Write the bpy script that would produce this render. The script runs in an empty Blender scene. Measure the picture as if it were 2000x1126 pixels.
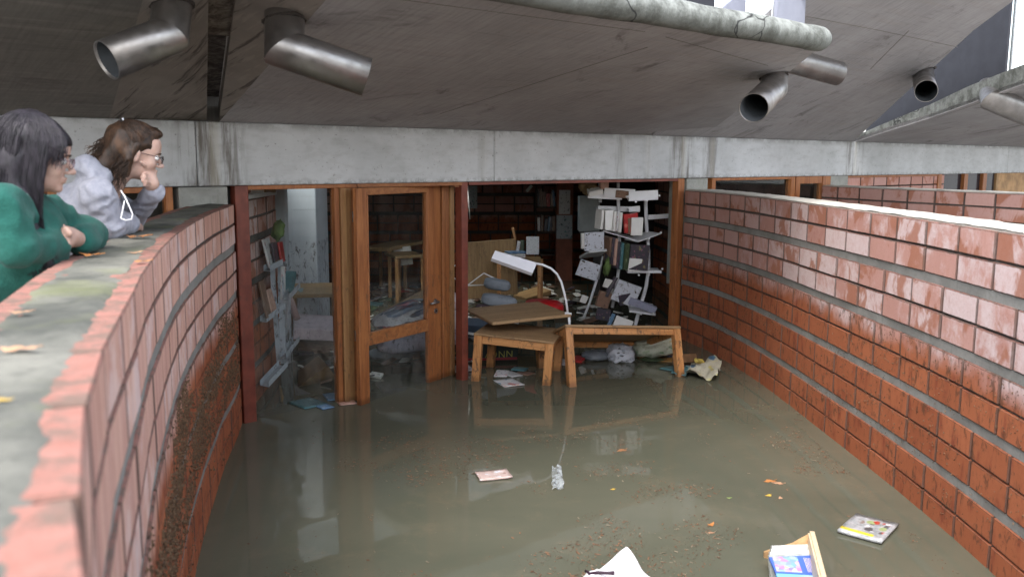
import bpy, bmesh, math, random
import numpy as np
from mathutils import Vector, Matrix, Euler, noise
from mathutils.geometry import tessellate_polygon

random.seed(7)
sc = bpy.context.scene
R = math.radians
V = Vector

# ------------------------------------------------------------------ camera, sky, sun, exposure
FPX, CH = 1730.0, 2.05                       # focal length in pixels of the 2000 px wide frame, eye height over the water
PITCH, ROLL = R(8.35), R(0.3)
cam_d = bpy.data.cameras.new("camera")
cam = bpy.data.objects.new("camera", cam_d)
sc.collection.objects.link(cam)
sc.camera = cam
cam_d.sensor_width = 36.0
cam_d.lens = 36.0 * FPX / 2000.0
cam_d.clip_start, cam_d.clip_end = 0.05, 900
cam.location = (0, 0, CH)
cam.rotation_mode = 'QUATERNION'
cam.rotation_quaternion = (Matrix.Rotation(R(90) - PITCH, 4, 'X') @ Matrix.Rotation(ROLL, 4, 'Z')).to_quaternion()
cam_d.dof.use_dof = True
cam_d.dof.focus_distance = 8.3
cam_d.dof.aperture_fstop = 3.2

world = bpy.data.worlds.new("World")
sc.world = world
world.use_nodes = True
wn = world.node_tree
wn.nodes.clear()
sky = wn.nodes.new("ShaderNodeTexSky")
sky.sky_type = 'NISHITA'
sky.sun_disc = False
SUN_EL, SUN_ROT = R(52), R(200)
sky.sun_elevation, sky.sun_rotation = SUN_EL, SUN_ROT
sky.air_density, sky.dust_density, sky.ozone_density = 1.0, 2.5, 1.0
hs = wn.nodes.new("ShaderNodeHueSaturation")
hs.inputs["Saturation"].default_value = 0.42      # an overcast sky
bg = wn.nodes.new("ShaderNodeBackground")
bg.inputs[1].default_value = 0.15
wo = wn.nodes.new("ShaderNodeOutputWorld")
wn.links.new(sky.outputs[0], hs.inputs["Color"])
wn.links.new(hs.outputs[0], bg.inputs[0])
wn.links.new(bg.outputs[0], wo.inputs[0])

sun_d = bpy.data.lights.new("sun", 'SUN')
sun_d.energy, sun_d.angle, sun_d.color = 0.5, R(25), (1.0, 0.98, 0.95)
sun = bpy.data.objects.new("sun", sun_d)
sc.collection.objects.link(sun)
_sd = V((math.sin(SUN_ROT) * math.cos(SUN_EL), math.cos(SUN_ROT) * math.cos(SUN_EL), math.sin(SUN_EL)))
sun.rotation_mode = 'QUATERNION'
sun.rotation_quaternion = _sd.to_track_quat('Z', 'Y')

sc.view_settings.view_transform = 'Standard'
sc.view_settings.look = 'None'
sc.view_settings.gamma = 1
sc.view_settings.use_curve_mapping = False
sc.view_settings.exposure = 2.15
try:
    sc.cycles.max_bounces = 10
    sc.cycles.diffuse_bounces = 6
    sc.cycles.glossy_bounces = 4
    sc.cycles.transparent_max_bounces = 16
    sc.cycles.use_denoising = True
    sc.cycles.sample_clamp_indirect = 8
except Exception:
    pass

# ------------------------------------------------------------------ measuring helpers (a sight line met with a plane of the place)
def ray(u, v):
    x, y = (u - 1000) / FPX, -(v - 563) / FPX
    c, s = math.cos(ROLL), math.sin(ROLL)
    x, y = c * x - s * y, s * x + c * y
    c, s = math.cos(PITCH), math.sin(PITCH)
    return V((x, c + s * y, c * y - s))
EYE = V((0, 0, CH))
def at(u, v, Y):
    d = ray(u, v); return EYE + d * (Y / d.y)
def onz(u, v, z=0.0):
    d = ray(u, v); return EYE + d * ((z - CH) / d.z)
BO, BD, BN = V((0, 8.45, 0)), V((0.762, 0.6476, 0)), V((0.6476, -0.762, 0))    # the beam line, its direction, its outward normal
def L(s, w, z): return BO + BD * s + BN * w + V((0, 0, z))
def sw(p):
    q = p - BO; return q.dot(BD), q.dot(BN), p.z
def onw(u, v, w=0.0):                        # sight line met with the upright plane w metres in front of the beam line -> (s, z)
    d = ray(u, v); t = (w - (EYE - BO).dot(BN)) / d.dot(BN)
    p = EYE + d * t; return (p - BO).dot(BD), p.z
def onslab(u, v, k, z0=2.30, ww=0.0):        # met with a roof plane z = z0 + k w
    d = ray(u, v); e = EYE - BO
    t = (z0 + k * e.dot(BN) - e.z) / (d.z - k * d.dot(BN))
    return sw(EYE + d * t)

# ------------------------------------------------------------------ object helpers
COL = sc.collection
def tag(o, label=None, cat=None, group=None, kind=None):
    if label: o["label"] = label
    if cat: o["category"] = cat
    if group: o["group"] = group
    if kind: o["kind"] = kind
    return o
def thing(name, label, cat, loc=(0, 0, 0), group=None, rotz=0):
    o = bpy.data.objects.new(name, None); COL.objects.link(o)
    o.location = loc; o.rotation_euler = (0, 0, rotz); o.empty_display_size = 0.1
    return tag(o, label, cat, group)
def link(name, me, parent=None, mat=None):
    o = bpy.data.objects.new(name, me); COL.objects.link(o)
    if parent is not None:
        o.parent = parent
        o.matrix_parent_inverse = Matrix.Identity(4)
        if parent.name in _inv: o.matrix_parent_inverse = _inv[parent.name]
    if mat is not None and not me.materials: me.materials.append(mat)
    return o
_inv = {}
def world_empty(name, label, cat, loc, group=None):
    """an Empty whose children's meshes are written in world coordinates"""
    o = thing(name, label, cat, loc, group)
    _inv[o.name] = Matrix.Translation(-V(loc))
    return o

class MB:
    def __init__(s): s.v, s.f, s.sm = [], [], []
    def add(s, vs, fs, smooth=False):
        n = len(s.v); s.v += [tuple(x) for x in vs]
        s.f += [tuple(n + i for i in f) for f in fs]; s.sm += [smooth] * len(fs); return s
    def box(s, c, size, M=None, bev=0.0):
        """box centred on c; M a 3x3 or 4x4 rotation"""
        M = M.to_3x3() if M is not None else Matrix.Identity(3)
        hx, hy, hz = [x / 2 for x in size]; c = V(c)
        if bev <= 0:
            vs = [c + M @ V((a * hx, b * hy, d * hz)) for a in (-1, 1) for b in (-1, 1) for d in (-1, 1)]
            return s.add(vs, [(0, 1, 3, 2), (4, 6, 7, 5), (0, 4, 5, 1), (2, 3, 7, 6), (0, 2, 6, 4), (1, 5, 7, 3)])
        b_ = min(bev, hx * .9, hy * .9, hz * .9)
        vs, idx = [], {}
        for a in (-1, 1):
            for b in (-1, 1):
                for d in (-1, 1):
                    for k in range(3):
                        q = [a * hx, b * hy, d * hz]
                        for j in range(3):
                            if j != k: q[j] -= (a, b, d)[j] * b_
                        idx[(a, b, d, k)] = len(vs); vs.append(c + M @ V(q))
        fs = []
        for k in range(3):
            o1, o2 = (k + 1) % 3, (k + 2) % 3
            for sg in (-1, 1):
                f = []
                for p, q in ((-1, -1), (1, -1), (1, 1), (-1, 1)):
                    t = [0, 0, 0]; t[k] = sg; t[o1] = p; t[o2] = q
                    f.append(idx[(t[0], t[1], t[2], k)])
                fs.append(f if sg > 0 else f[::-1])
            for p in (-1, 1):
                for q in (-1, 1):
                    f = []
                    for sg, fc in ((-1, o1), (1, o1), (1, o2), (-1, o2)):
                        t = [0, 0, 0]; t[k] = sg; t[o1] = p; t[o2] = q
                        f.append(idx[(t[0], t[1], t[2], fc)])
                    fs.append(f if p * q < 0 else f[::-1])
        for a in (-1, 1):
            for b in (-1, 1):
                for d in (-1, 1):
                    f = [idx[(a, b, d, k)] for k in range(3)]
                    fs.append(f if a * b * d > 0 else f[::-1])
        return s.add(vs, fs)
    def beam(s, a, b, w, h, up=V((0, 0, 1)), bev=0.0, side=None):
        """square bar from a to b, w across, h along `up`"""
        a, b = V(a), V(b); x = (b - a); ln = x.length; x.normalize()
        y = V(up).cross(x)
        if y.length < 1e-4: y = V((0, 1, 0)).cross(x)
        y.normalize(); z = x.cross(y)
        M = Matrix((x, y, z)).transposed()
        return s.box((a + b) / 2, (ln, w, h), M, bev)
    def slab(s, p0, p1, p3, th, bev=0.0):
        """board whose top face has corners p0, p1 (one edge) and p3 (other edge), squared up, th thick"""
        p0, p1, p3 = V(p0), V(p1), V(p3)
        x = p1 - p0; y = p3 - p0; lx = x.length; x.normalize()
        y = y - x * y.dot(x); ly = y.length; y.normalize(); z = x.cross(y)
        M = Matrix((x, y, z)).transposed()
        return s.box(p0 + x * lx / 2 + y * ly / 2 - z * th / 2, (lx, ly, th), M, bev)
    def tube(s, path, r, n=10, cap=True, rr=None, smooth=True):
        path = [V(p) for p in path]; m = len(path)
        t = [(path[min(i + 1, m - 1)] - path[max(i - 1, 0)]).normalized() for i in range(m)]
        ref = V((0, 0, 1)) if abs(t[0].z) < .9 else V((1, 0, 0))
        u = t[0].cross(ref).normalized(); vs = []
        for i in range(m):
            u = (u - t[i] * u.dot(t[i])).normalized(); w = t[i].cross(u)
            ri = rr[i] if rr else r
            sc_ = 1.0
            for k in range(n):
                a = 2 * math.pi * k / n
                vs.append(path[i] + (u * math.cos(a) + w * math.sin(a)) * ri)
        fs = [(i * n + k, i * n + (k + 1) % n, (i + 1) * n + (k + 1) % n, (i + 1) * n + k) for i in range(m - 1) for k in range(n)]
        s.add(vs, fs, smooth)
        if cap:
            b = len(s.v) - len(vs)
            s.f.append(tuple(b + k for k in range(n))[::-1]); s.sm.append(False)
            s.f.append(tuple(b + (m - 1) * n + k for k in range(n))); s.sm.append(False)
        return s
    def grid(s, fn, nu, nv, smooth=True, th=0.0):
        vs = [V(fn(i / nu, j / nv)) for i in range(nu + 1) for j in range(nv + 1)]
        W = nv + 1
        fs = [(i * W + j, (i + 1) * W + j, (i + 1) * W + j + 1, i * W + j + 1) for i in range(nu) for j in range(nv)]
        if th:
            n0 = (vs[W] - vs[0]).cross(vs[1] - vs[0]).normalized()
            lo = [p - n0 * th for p in vs]; N = len(vs)
            rim = [i * W for i in range(nu)] + [nu * W + j for j in range(nv)] + [i * W + nv for i in range(nu, 0, -1)] + [j for j in range(nv, 0, -1)]
            fs2 = [tuple(N + k for k in f[::-1]) for f in fs]
            fr = [(rim[k], rim[k - 1], N + rim[k - 1], N + rim[k]) for k in range(len(rim))]
            return s.add(vs + lo, fs + fs2 + fr, smooth)
        return s.add(vs, fs, smooth)
    def prism(s, poly, lo, hi):
        """poly: 2D points; lo/hi functions or heights"""
        n = len(poly)
        g = lambda h, p: h(p) if callable(h) else h
        a = [V((p[0], p[1], g(lo, p))) for p in poly]; b = [V((p[0], p[1], g(hi, p))) for p in poly]
        tri = tessellate_polygon([[V((p[0], p[1], 0)) for p in poly]])
        fs = [t[::-1] for t in tri] + [tuple(n + i for i in t) for t in tri]
        fs += [(i, (i + 1) % n, n + (i + 1) % n, n + i) for i in range(n)]
        return s.add(a + b, fs)
    def mesh(s, name):
        me = bpy.data.meshes.new(name); me.from_pydata(s.v, [], s.f)
        me.polygons.foreach_set("use_smooth", s.sm); me.update()
        bm = bmesh.new(); bm.from_mesh(me); bmesh.ops.recalc_face_normals(bm, faces=bm.faces); bm.to_mesh(me); bm.free()
        return me
    def build(s, name, mat, parent=None, label=None, **k):
        o = link(name, s.mesh(name), parent, mat)
        return tag(o, label, **k) if (label or k) else o

# ------------------------------------------------------------------ materials
class NT:
    def __init__(s, name):
        s.m = bpy.data.materials.new(name); s.m.use_nodes = True
        s.t = s.m.node_tree; s.b = s.t.nodes["Principled BSDF"]; s.o = s.t.nodes["Material Output"]
        tc = s.t.nodes.new("ShaderNodeTexCoord"); s.obj = tc.outputs["Object"]; s.gen = tc.outputs["Generated"]
        g = s.t.nodes.new("ShaderNodeNewGeometry"); s.pos = g.outputs["Position"]; s.nor = g.outputs["Normal"]
        s.rnd = s.t.nodes.new("ShaderNodeObjectInfo").outputs["Random"]
    def n(s, ty, ins=None, **k):
        nd = s.t.nodes.new(ty)
        for a, b in k.items(): setattr(nd, a, b)
        for a, b in (ins or {}).items(): s.put(nd.inputs[a], b)
        return nd
    def put(s, sock, val):
        if isinstance(val, bpy.types.NodeSocket): s.t.links.new(val, sock)
        elif isinstance(val, (tuple, list)) and len(val) == 3 and sock.type == 'RGBA': sock.default_value = (*val, 1)
        else: sock.default_value = val
    def math(s, op, a, b=0.0, c=None, clamp=False):
        nd = s.n("ShaderNodeMath", operation=op, use_clamp=clamp); s.put(nd.inputs[0], a); s.put(nd.inputs[1], b)
        if c is not None: s.put(nd.inputs[2], c)
        return nd.outputs[0]
    def mix(s, f, a, b, blend='MIX'):
        nd = s.n("ShaderNodeMix", data_type='RGBA', blend_type=blend)
        s.put(nd.inputs[0], f); s.put(nd.inputs[6], a); s.put(nd.inputs[7], b); return nd.outputs[2]
    def vmul(s, v, k):
        nd = s.n("ShaderNodeVectorMath", operation='MULTIPLY'); s.put(nd.inputs[0], v); nd.inputs[1].default_value = k; return nd.outputs[0]
    def vadd(s, v, k):
        nd = s.n("ShaderNodeVectorMath", operation='ADD'); s.put(nd.inputs[0], v); s.put(nd.inputs[1], k); return nd.outputs[0]
    def xyz(s, v):
        nd = s.n("ShaderNodeSeparateXYZ"); s.put(nd.inputs[0], v); return nd.outputs
    def noise(s, v, scale, detail=4, rough=.55, dist=0.0, w=None):
        nd = s.n("ShaderNodeTexNoise", {"Vector": v, "Scale": scale, "Detail": detail, "Roughness": rough, "Distortion": dist})
        return nd.outputs[0]
    def ncol(s, v, scale, detail=2):
        nd = s.n("ShaderNodeTexNoise", {"Vector": v, "Scale": scale, "Detail": detail}); return nd.outputs[1]
    def vor(s, v, scale, feature='F1'):
        return s.n("ShaderNodeTexVoronoi", {"Vector": v, "Scale": scale}, feature=feature)
    def step(s, x, lo, hi, to0=0.0, to1=1.0):
        nd = s.n("ShaderNodeMapRange", interpolation_type='SMOOTHSTEP'); s.put(nd.inputs[0], x)
        nd.inputs[1].default_value = lo; nd.inputs[2].default_value = hi; nd.inputs[3].default_value = to0; nd.inputs[4].default_value = to1
        return nd.outputs[0]
    def seeded(s, v, k=37.0):
        c = s.n("ShaderNodeCombineXYZ"); r = s.math('MULTIPLY', s.rnd, k)
        for i in range(3): s.t.links.new(r, c.inputs[i])
        return s.vadd(v, c.outputs[0])
    def bump(s, h, strength=.3, dist=.01):
        nd = s.n("ShaderNodeBump", {"Height": h, "Strength": strength, "Distance": dist}); s.t.links.new(nd.outputs[0], s.b.inputs["Normal"])
    def fin(s, col=None, rough=None, spec=None, metal=None, **k):
        if col is not None: s.put(s.b.inputs["Base Color"], col)
        if rough is not None: s.put(s.b.inputs["Roughness"], rough)
        if spec is not None: s.put(s.b.inputs["Specular IOR Level"], spec)
        if metal is not None: s.put(s.b.inputs["Metallic"], metal)
        for a, b in k.items(): s.put(s.b.inputs[a], b)
        return s.m

TIDE = 1.0                                     # height the flood reached
def mud(m, col, amount=1.0, scale=26.0, top=TIDE, mudcol=(.055, .04, .028), streaks=True):
    """dried flood dirt: flecks and smears below the tide mark, a thicker line at it"""
    z = m.xyz(m.pos)[2]
    wob = m.math('ADD', z, m.math('MULTIPLY', m.math('SUBTRACT', m.noise(m.pos, 3.0, 3), .5), .12))
    below = m.step(wob, top - .005, top + .03, 1, 0)
    line = m.math('MULTIPLY', m.step(wob, top - .09, top, 0, 1), below)
    v = m.vmul(m.pos, (1, 1, .45))
    fl = m.step(m.noise(v, scale, 5, .7, .6), .57 - .05 * amount, .64, 0, 1)
    fl2 = m.step(m.noise(v, scale * .6, 5, .75, 1.0), .5, .6, 0, 1)
    f = m.math('MULTIPLY', below, m.math('MAXIMUM', fl, m.math('MULTIPLY', line, fl2)), clamp=True)
    return m.mix(m.math('MULTIPLY', f, min(1, .9 * amount)), col, mudcol), below

BL_, BH_ = .362, .143
def mat_brick(name="brick", bloom=1.0, pale=.0, streak=0.0):
    m = NT(name); p = m.seeded(m.obj, 41.0); z = m.xyz(m.pos)[2]
    tone = m.math('ADD', m.math('MULTIPLY', m.rnd, .5), m.math('MULTIPLY', m.noise(p, 9, 4), .5))
    dry = m.mix(tone, (.39, .19, .155), (.54, .32, .275))
    dry = m.mix(m.step(m.noise(m.vmul(p, (5, 5, 1)), 9, 4), .35, .75), dry, (.46, .25, .205))
    wetp = m.step(m.math('ADD', m.noise(m.vmul(p, (1, 1, .7)), 5, 4, .6, .6), m.math('MULTIPLY', m.math('FRACT', m.math('MULTIPLY', m.rnd, 7.77)), .16)), .60, .70)
    # salt bloom: ragged pale islands, larger on some bricks than others
    r2 = m.math('FRACT', m.math('MULTIPLY', m.rnd, 17.31))
    bl = m.math('ADD', m.noise(m.vmul(p, (1, 1, .8)), 6, 5, .62, .35), m.math('MULTIPLY', m.math('SUBTRACT', r2, .5), .38))
    bl = m.step(m.math('ADD', bl, m.math('MULTIPLY', m.math('SUBTRACT', m.noise(p, 34, 5, .7), .5), .22)), .37 if bloom > .9 else .54, .64 if bloom > .9 else .72)
    shel = m.step(m.xyz(m.pos)[1], 6.8, 9.4, 1, .2)
    bl = m.math('MULTIPLY', bl, shel)
    bl2 = m.math('MULTIPLY', bl, m.math('ADD', .45, m.math('MULTIPLY', m.noise(p, 40, 3), .6)), clamp=True)
    up = m.step(m.math('ADD', z, m.math('MULTIPLY', m.noise(m.pos, 4, 3), .25)), .98, 1.12)
    dry = m.mix(m.math('MULTIPLY', bl2, m.math('MULTIPLY', up, .85)), dry, (.68, .59, .59))
    dry = m.mix(m.math('MULTIPLY', wetp, .85 if bloom > .9 else .35), dry, (.35, .145, .09) if bloom > .9 else (.40, .19, .14))
    if streak: dry = m.mix(m.math('MULTIPLY', m.step(m.noise(m.vmul(m.pos, (14, 14, .8)), 2.0, 4, .6), .36, .62), streak), dry, (.68, .43, .33))
    grime = m.math('MULTIPLY', m.step(m.xyz(m.nor)[2], .35, .5), m.step(m.noise(m.pos, 13, 6, .75), .44, .60))
    dry = m.mix(m.step(m.xyz(m.nor)[2], .35, .5), dry, m.mix(m.noise(m.pos, 30, 4), (.24, .105, .08), (.36, .19, .16))); dry = m.mix(m.math('MULTIPLY', grime, .75), dry, (.13, .11, .09))
    wet = m.mix(tone, (.28, .085, .040), (.42, .145, .07))
    wet = m.mix(m.step(m.noise(m.vmul(p, (1, 1, .35)), 13, 4), .5, .75), wet, (.22, .06, .035))
    col = m.mix(up, wet, dry)
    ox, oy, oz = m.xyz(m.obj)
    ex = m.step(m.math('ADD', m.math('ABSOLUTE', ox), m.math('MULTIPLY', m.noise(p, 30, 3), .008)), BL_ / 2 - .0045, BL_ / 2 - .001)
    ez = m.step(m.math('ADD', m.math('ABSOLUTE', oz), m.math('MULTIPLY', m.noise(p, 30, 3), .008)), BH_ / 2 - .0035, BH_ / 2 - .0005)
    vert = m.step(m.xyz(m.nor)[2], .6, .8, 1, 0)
    col = m.mix(m.math('MULTIPLY', m.math('MULTIPLY', m.math('MAXIMUM', ex, ez), .82), vert), col, (.07, .05, .042))  # joint shadow painted into the colour as a dark rim round each brick
    c2, below = mud(m, col, .75, 22, TIDE, (.07, .045, .03))
    gr = m.step(m.noise(p, 120, 2), .62, .72)
    c2 = m.mix(m.math('MULTIPLY', gr, .35), c2, (.12, .05, .03))
    m.bump(m.math('ADD', m.noise(p, 60, 4), m.math('MULTIPLY', m.noise(p, 260, 2), .5)), .35, .004)
    return m.fin(c2, m.step(z, .9, 1.1, .8, .95), .10)

def mat_concrete(name, c1, c2, streak=.5, scale=1.0, joints=None, green=0.0, dark=(.05, .045, .04), speck=.5, rough=.85):
    m = NT(name); p = m.pos
    a = m.noise(p, 1.2 * scale, 6, .6)
    col = m.mix(m.step(a, .3, .7), c1, c2)
    col = m.mix(m.math('MULTIPLY', m.step(m.noise(p, 14 * scale, 5, .65), .45, .75), .35), col, tuple(x * .72 for x in c1))
    st = m.noise(m.vmul(p, (6, 6, .8)), 1.6 * scale, 4, .6)
    col = m.mix(m.math('MULTIPLY', m.step(st, .56, .78), streak), col, tuple(x * .4 for x in c1))
    pits = m.step(m.noise(p, 55, 2), .70, .76)
    col = m.mix(m.math('MULTIPLY', pits, speck), col, dark)
    if green:
        g = m.step(m.noise(p, 2.3, 5, .65), .5, .68)
        col = m.mix(m.math('MULTIPLY', g, green), col, (.16, .175, .07))
    m.bump(m.math('ADD', m.noise(p, 30, 5, .6), m.math('MULTIPLY', pits, -.6)), .35, .01)
    return m, col, m.fin(col, rough, .3)

def mat_plain(name, c, rough=.6, var=.12, spec=.4, metal=0.0, scale=8, muddy=0.0, top=TIDE, bump=0.0):
    m = NT(name); p = m.seeded(m.obj)
    col = m.mix(m.step(m.noise(p, scale, 4), .3, .7), tuple(x * (1 - var) for x in c), tuple(min(1, x * (1 + var)) for x in c))
    if muddy: col, _ = mud(m, col, muddy, 22, top)
    if bump: m.bump(m.noise(p, 40, 4), bump, .004)
    return m.fin(col, rough, spec, metal)

def mat_wood(name, c1, c2, axis=0, muddy=.8, rough=.5, top=TIDE, boards=None):
    m = NT(name); k = [3.0, 3.0, 3.0]; k[axis] = .25
    p = m.seeded(m.obj, 13.0)
    q = m.vmul(p, tuple(k))
    g = m.noise(q, 9, 6, .6, .5)
    col = m.mix(m.step(g, .3, .7), c1, c2)
    fine = m.noise(m.vmul(q, (1, 1, 1)), 46, 3, .6)
    col = m.mix(m.math('MULTIPLY', m.step(fine, .5, .7), .35), col, tuple(x * .5 for x in c1))
    col = m.mix(m.math('MULTIPLY', m.math('SUBTRACT', m.rnd, .5), .5, clamp=True), col, tuple(x * .75 for x in c1))
    if boards is not None:
        ax, wd = boards
        b = m.math('FRACT', m.math('DIVIDE', m.math('ADD', m.xyz(m.obj)[ax], 50.0), wd))
        bi = m.math('FLOOR', m.math('DIVIDE', m.math('ADD', m.xyz(m.obj)[ax], 50.0), wd))
        t = m.math('FRACT', m.math('MULTIPLY', m.math('SINE', m.math('MULTIPLY', bi, 12.99)), 437.5))
        col = m.mix(m.math('MULTIPLY', t, .45), col, tuple(x * .6 for x in c1))
        col = m.mix(m.math('MULTIPLY', m.step(b, .0, .03, 1, 0), .7), col, (.05, .025, .01))
    if muddy: col, _ = mud(m, col, muddy, 24, top)
    wetb = m.step(m.xyz(m.pos)[2], .015, .07, .65, 0)
    col = m.mix(wetb, col, tuple(x * .35 for x in c1))
    m.bump(fine, .15, .002)
    return m.fin(col, rough, .4)

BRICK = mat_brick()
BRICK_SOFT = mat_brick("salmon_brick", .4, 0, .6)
_, _, MORTAR = mat_concrete("mortar", (.075, .067, .06), (.13, .12, .11), .3, 3, speck=.3)
_, _, MORTAR_BAND = mat_concrete("mortar_band", (.19, .185, .17), (.28, .275, .255), .3, 3, speck=.4)
WOOD_FRAME = mat_wood("varnished_timber", (.24, .08, .026), (.40, .155, .05), 2, .55)
WOOD_PINE = mat_wood("pine_timber", (.27, .13, .05), (.40, .22, .09), 2, .5)
WOOD_TABLE = mat_wood("orange_table_timber", (.40, .17, .055), (.58, .29, .11), 2, .9)
WOOD_TABLE_X = mat_wood("orange_table_rail_timber", (.40, .17, .055), (.58, .29, .11), 0, .9)
WOOD_TOP = mat_wood("table_top_timber", (.28, .17, .08), (.42, .27, .14), 0, .5, .6, boards=(1, .07))
WOOD_TAN = mat_wood("tan_board", (.24, .145, .065), (.34, .22, .105), 0, .45)
WOOD_PALE = mat_wood("pale_box_timber", (.62, .47, .30), (.74, .58, .40), 2, 0)
RED_STEEL = mat_plain("red_brown_painted_post", (.16, .040, .024), .45, .25, muddy=.4)
STEEL = None
WHITE_METAL = mat_plain("white_enamel", (.72, .72, .74), .35, .04, muddy=.35)
GREY_METAL = mat_plain("grey_enamel", (.42, .45, .50), .4, .08, muddy=.8)
DARK = mat_plain("dark_metal", (.02, .02, .022), .5)
PAPER = mat_plain("paper", (.68, .66, .62), .7, .08, muddy=.5)
PAPER_CLEAN = mat_plain("clean_paper", (.8, .79, .76), .7, .05)
PILLOW = mat_plain("pale_cloth", (.62, .62, .66), .9, .15, muddy=.7, bump=.3)

def mat_steel():
    m = NT("brushed_steel"); p = m.obj
    n_ = m.noise(m.vmul(p, (1, 1, 1)), 22, 4, .6)
    col = m.mix(m.step(m.noise(p, 5, 4), .35, .7), (.24, .225, .215), (.36, .34, .325))
    col = m.mix(m.math('MULTIPLY', m.step(n_, .5, .72), .3), col, (.30, .26, .235))
    m.bump(m.noise(p, 90, 3), .06, .002)
    return m.fin(col, m.step(n_, .3, .7, .30, .46), .5, .92)
STEEL = mat_steel()

def mat_glass():
    m = NT("window_glass"); t = m.t
    tr = m.n("ShaderNodeBsdfTransparent", {"Color": (.93, .95, .94)})
    gl = m.n("ShaderNodeBsdfGlossy", {"Color": (1, 1, 1), "Roughness": .02})
    lw = m.n("ShaderNodeLayerWeight", {"Blend": .12})
    df = m.n("ShaderNodeBsdfDiffuse", {"Color": (.30, .29, .26)})
    f = m.math('MULTIPLY', lw.outputs[0], .9, clamp=True)
    mx = m.n("ShaderNodeMixShader"); m.put(mx.inputs[0], f); t.links.new(tr.outputs[0], mx.inputs[1]); t.links.new(gl.outputs[0], mx.inputs[2])
    z = m.xyz(m.pos)[2]
    film = m.math('MULTIPLY', m.step(z, TIDE - .03, TIDE + .02, 1, .25), m.step(m.noise(m.vmul(m.pos, (1, 1, .5)), 9, 5, .7), .35, .8, .015, .16))
    m2 = m.n("ShaderNodeMixShader"); m.put(m2.inputs[0], film); t.links.new(mx.outputs[0], m2.inputs[1]); t.links.new(df.outputs[0], m2.inputs[2])
    t.links.new(m2.outputs[0], m.o.inputs[0])
    return m.m
GLASS = mat_glass()
# ------------------------------------------------------------------ curves of the courtyard walls (inner faces, plan view)
class Curve:
    def __init__(s, pts, step=.02):
        P = [V((x, y, 0)) for x, y in pts]; out = []
        for i in range(len(P) - 1):
            p0, p1, p2, p3 = P[max(i - 1, 0)], P[i], P[i + 1], P[min(i + 2, len(P) - 1)]
            n = max(2, int((p2 - p1).length / step))
            for k in range(n):
                t = k / n
                out.append(.5 * ((2 * p1) + (p2 - p0) * t + (2 * p0 - 5 * p1 + 4 * p2 - p3) * t * t + (3 * p1 - p0 - 3 * p2 + p3) * t ** 3))
        out.append(P[-1]); s.p = out; s.d = [0]
        for a, b in zip(out, out[1:]): s.d.append(s.d[-1] + (b - a).length)
        s.len = s.d[-1]
    def at(s, x):
        x = max(0, min(s.len, x)); lo, hi = 0, len(s.d) - 1
        while hi - lo > 1:
            m = (lo + hi) // 2
            if s.d[m] <= x: lo = m
            else: hi = m
        t = (x - s.d[lo]) / max(1e-9, s.d[hi] - s.d[lo])
        return s.p[lo].lerp(s.p[hi], t)
    def frame(s, x):
        a, b = s.at(x - .03), s.at(x + .03); t = (b - a).normalized()
        return s.at(x), t, V((-t.y, t.x, 0))            # point, tangent, left normal

WT = 1.70                                             # top of the brick walls
LEFT = Curve([(-2.10, 6.68), (-2.01, 6.22), (-1.89, 5.55), (-1.57, 4.15), (-1.20, 2.90), (-.965, 2.21), (-.87, 1.93), (-.765, 1.63), (-.63, 1.28), (-.50, .99), (-.36, .70), (-.12, .30), (.30, -.04), (.9, -.20)])
RIGHT = Curve([(1.95, 10.06), (2.16, 9.2), (2.31, 8.0), (2.38, 6.6), (2.43, 5.4), (2.43, 4.3), (2.38, 3.3), (2.24, 2.2), (1.98, 1.1), (1.5, .2), (.9, -.20)])
COURT2 = Curve([(4.15, 11.95), (4.7, 10.7), (5.35, 9.35), (5.8, 8.0), (6.0, 6.5)])
BL, BH, BT = .362, .143, .09                          # brick length, height, thickness
PL = .378
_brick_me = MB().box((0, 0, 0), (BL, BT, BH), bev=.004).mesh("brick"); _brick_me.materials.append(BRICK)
def brick_rows(z_lo):
    rows, k = [], 0
    while WT - .355 * k > z_lo:
        rows += [(WT - .355 * k - BH / 2, k), (WT - .355 * k - .155 - BH / 2, k)]; k += 1
    return [r for r in rows if r[0] + BH / 2 > z_lo]
def strip_wall(mb, cv, x0, x1, n, o0, o1, z0, z1, sg):
    """solid following the curve between the offsets o0, o1 (positive = away from the pool, sg picks the side)"""
    vs = []
    for i in range(n + 1):
        p, t, nn = cv.frame(x0 + (x1 - x0) * i / n)
        for o, z in ((o0, z0), (o1, z0), (o1, z1), (o0, z1)): vs.append(p + nn * sg * o + V((0, 0, z)))
    fs = [(i * 4 + k, i * 4 + (k + 1) % 4, i * 4 + 4 + (k + 1) % 4, i * 4 + 4 + k) for i in range(n) for k in range(4)]
    fs += [(3, 2, 1, 0), tuple(n * 4 + k for k in range(4))]
    mb.add(vs, fs)
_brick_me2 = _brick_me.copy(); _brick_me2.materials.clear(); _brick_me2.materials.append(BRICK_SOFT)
def lay(parent, cv, x0, x1, sg, rows, phase, proud=.0, jit=.003, me=None):
    c = 0
    for z, k in rows:
        ph = phase[k % len(phase)] * PL
        xx = x0 + BL / 2 - ph
        while xx < x1 + BL * .5:
            u0, u1 = max(xx - BL / 2, x0 + .004), min(xx + BL / 2, x1)
            x = (u0 + u1) / 2
            if u1 - u0 > .05:
                p, t, nn = cv.frame(x)
                o = link("brick", me or _brick_me, parent)
                loc = p + nn * sg * (BT / 2 - proud + random.uniform(-jit, jit)) + V((0, 0, z + random.uniform(-.001, .001)))
                o.matrix_basis = Matrix.Translation(loc) @ Matrix.Rotation(math.atan2(t.y, t.x) + random.uniform(-.004, .004), 4, 'Z') @ Matrix.Rotation(random.uniform(-.006, .006), 4, 'Y') @ Matrix.Diagonal(((u1 - u0) / BL, 1, 1, 1))
                c += 1
            xx += PL
    return c

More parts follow.
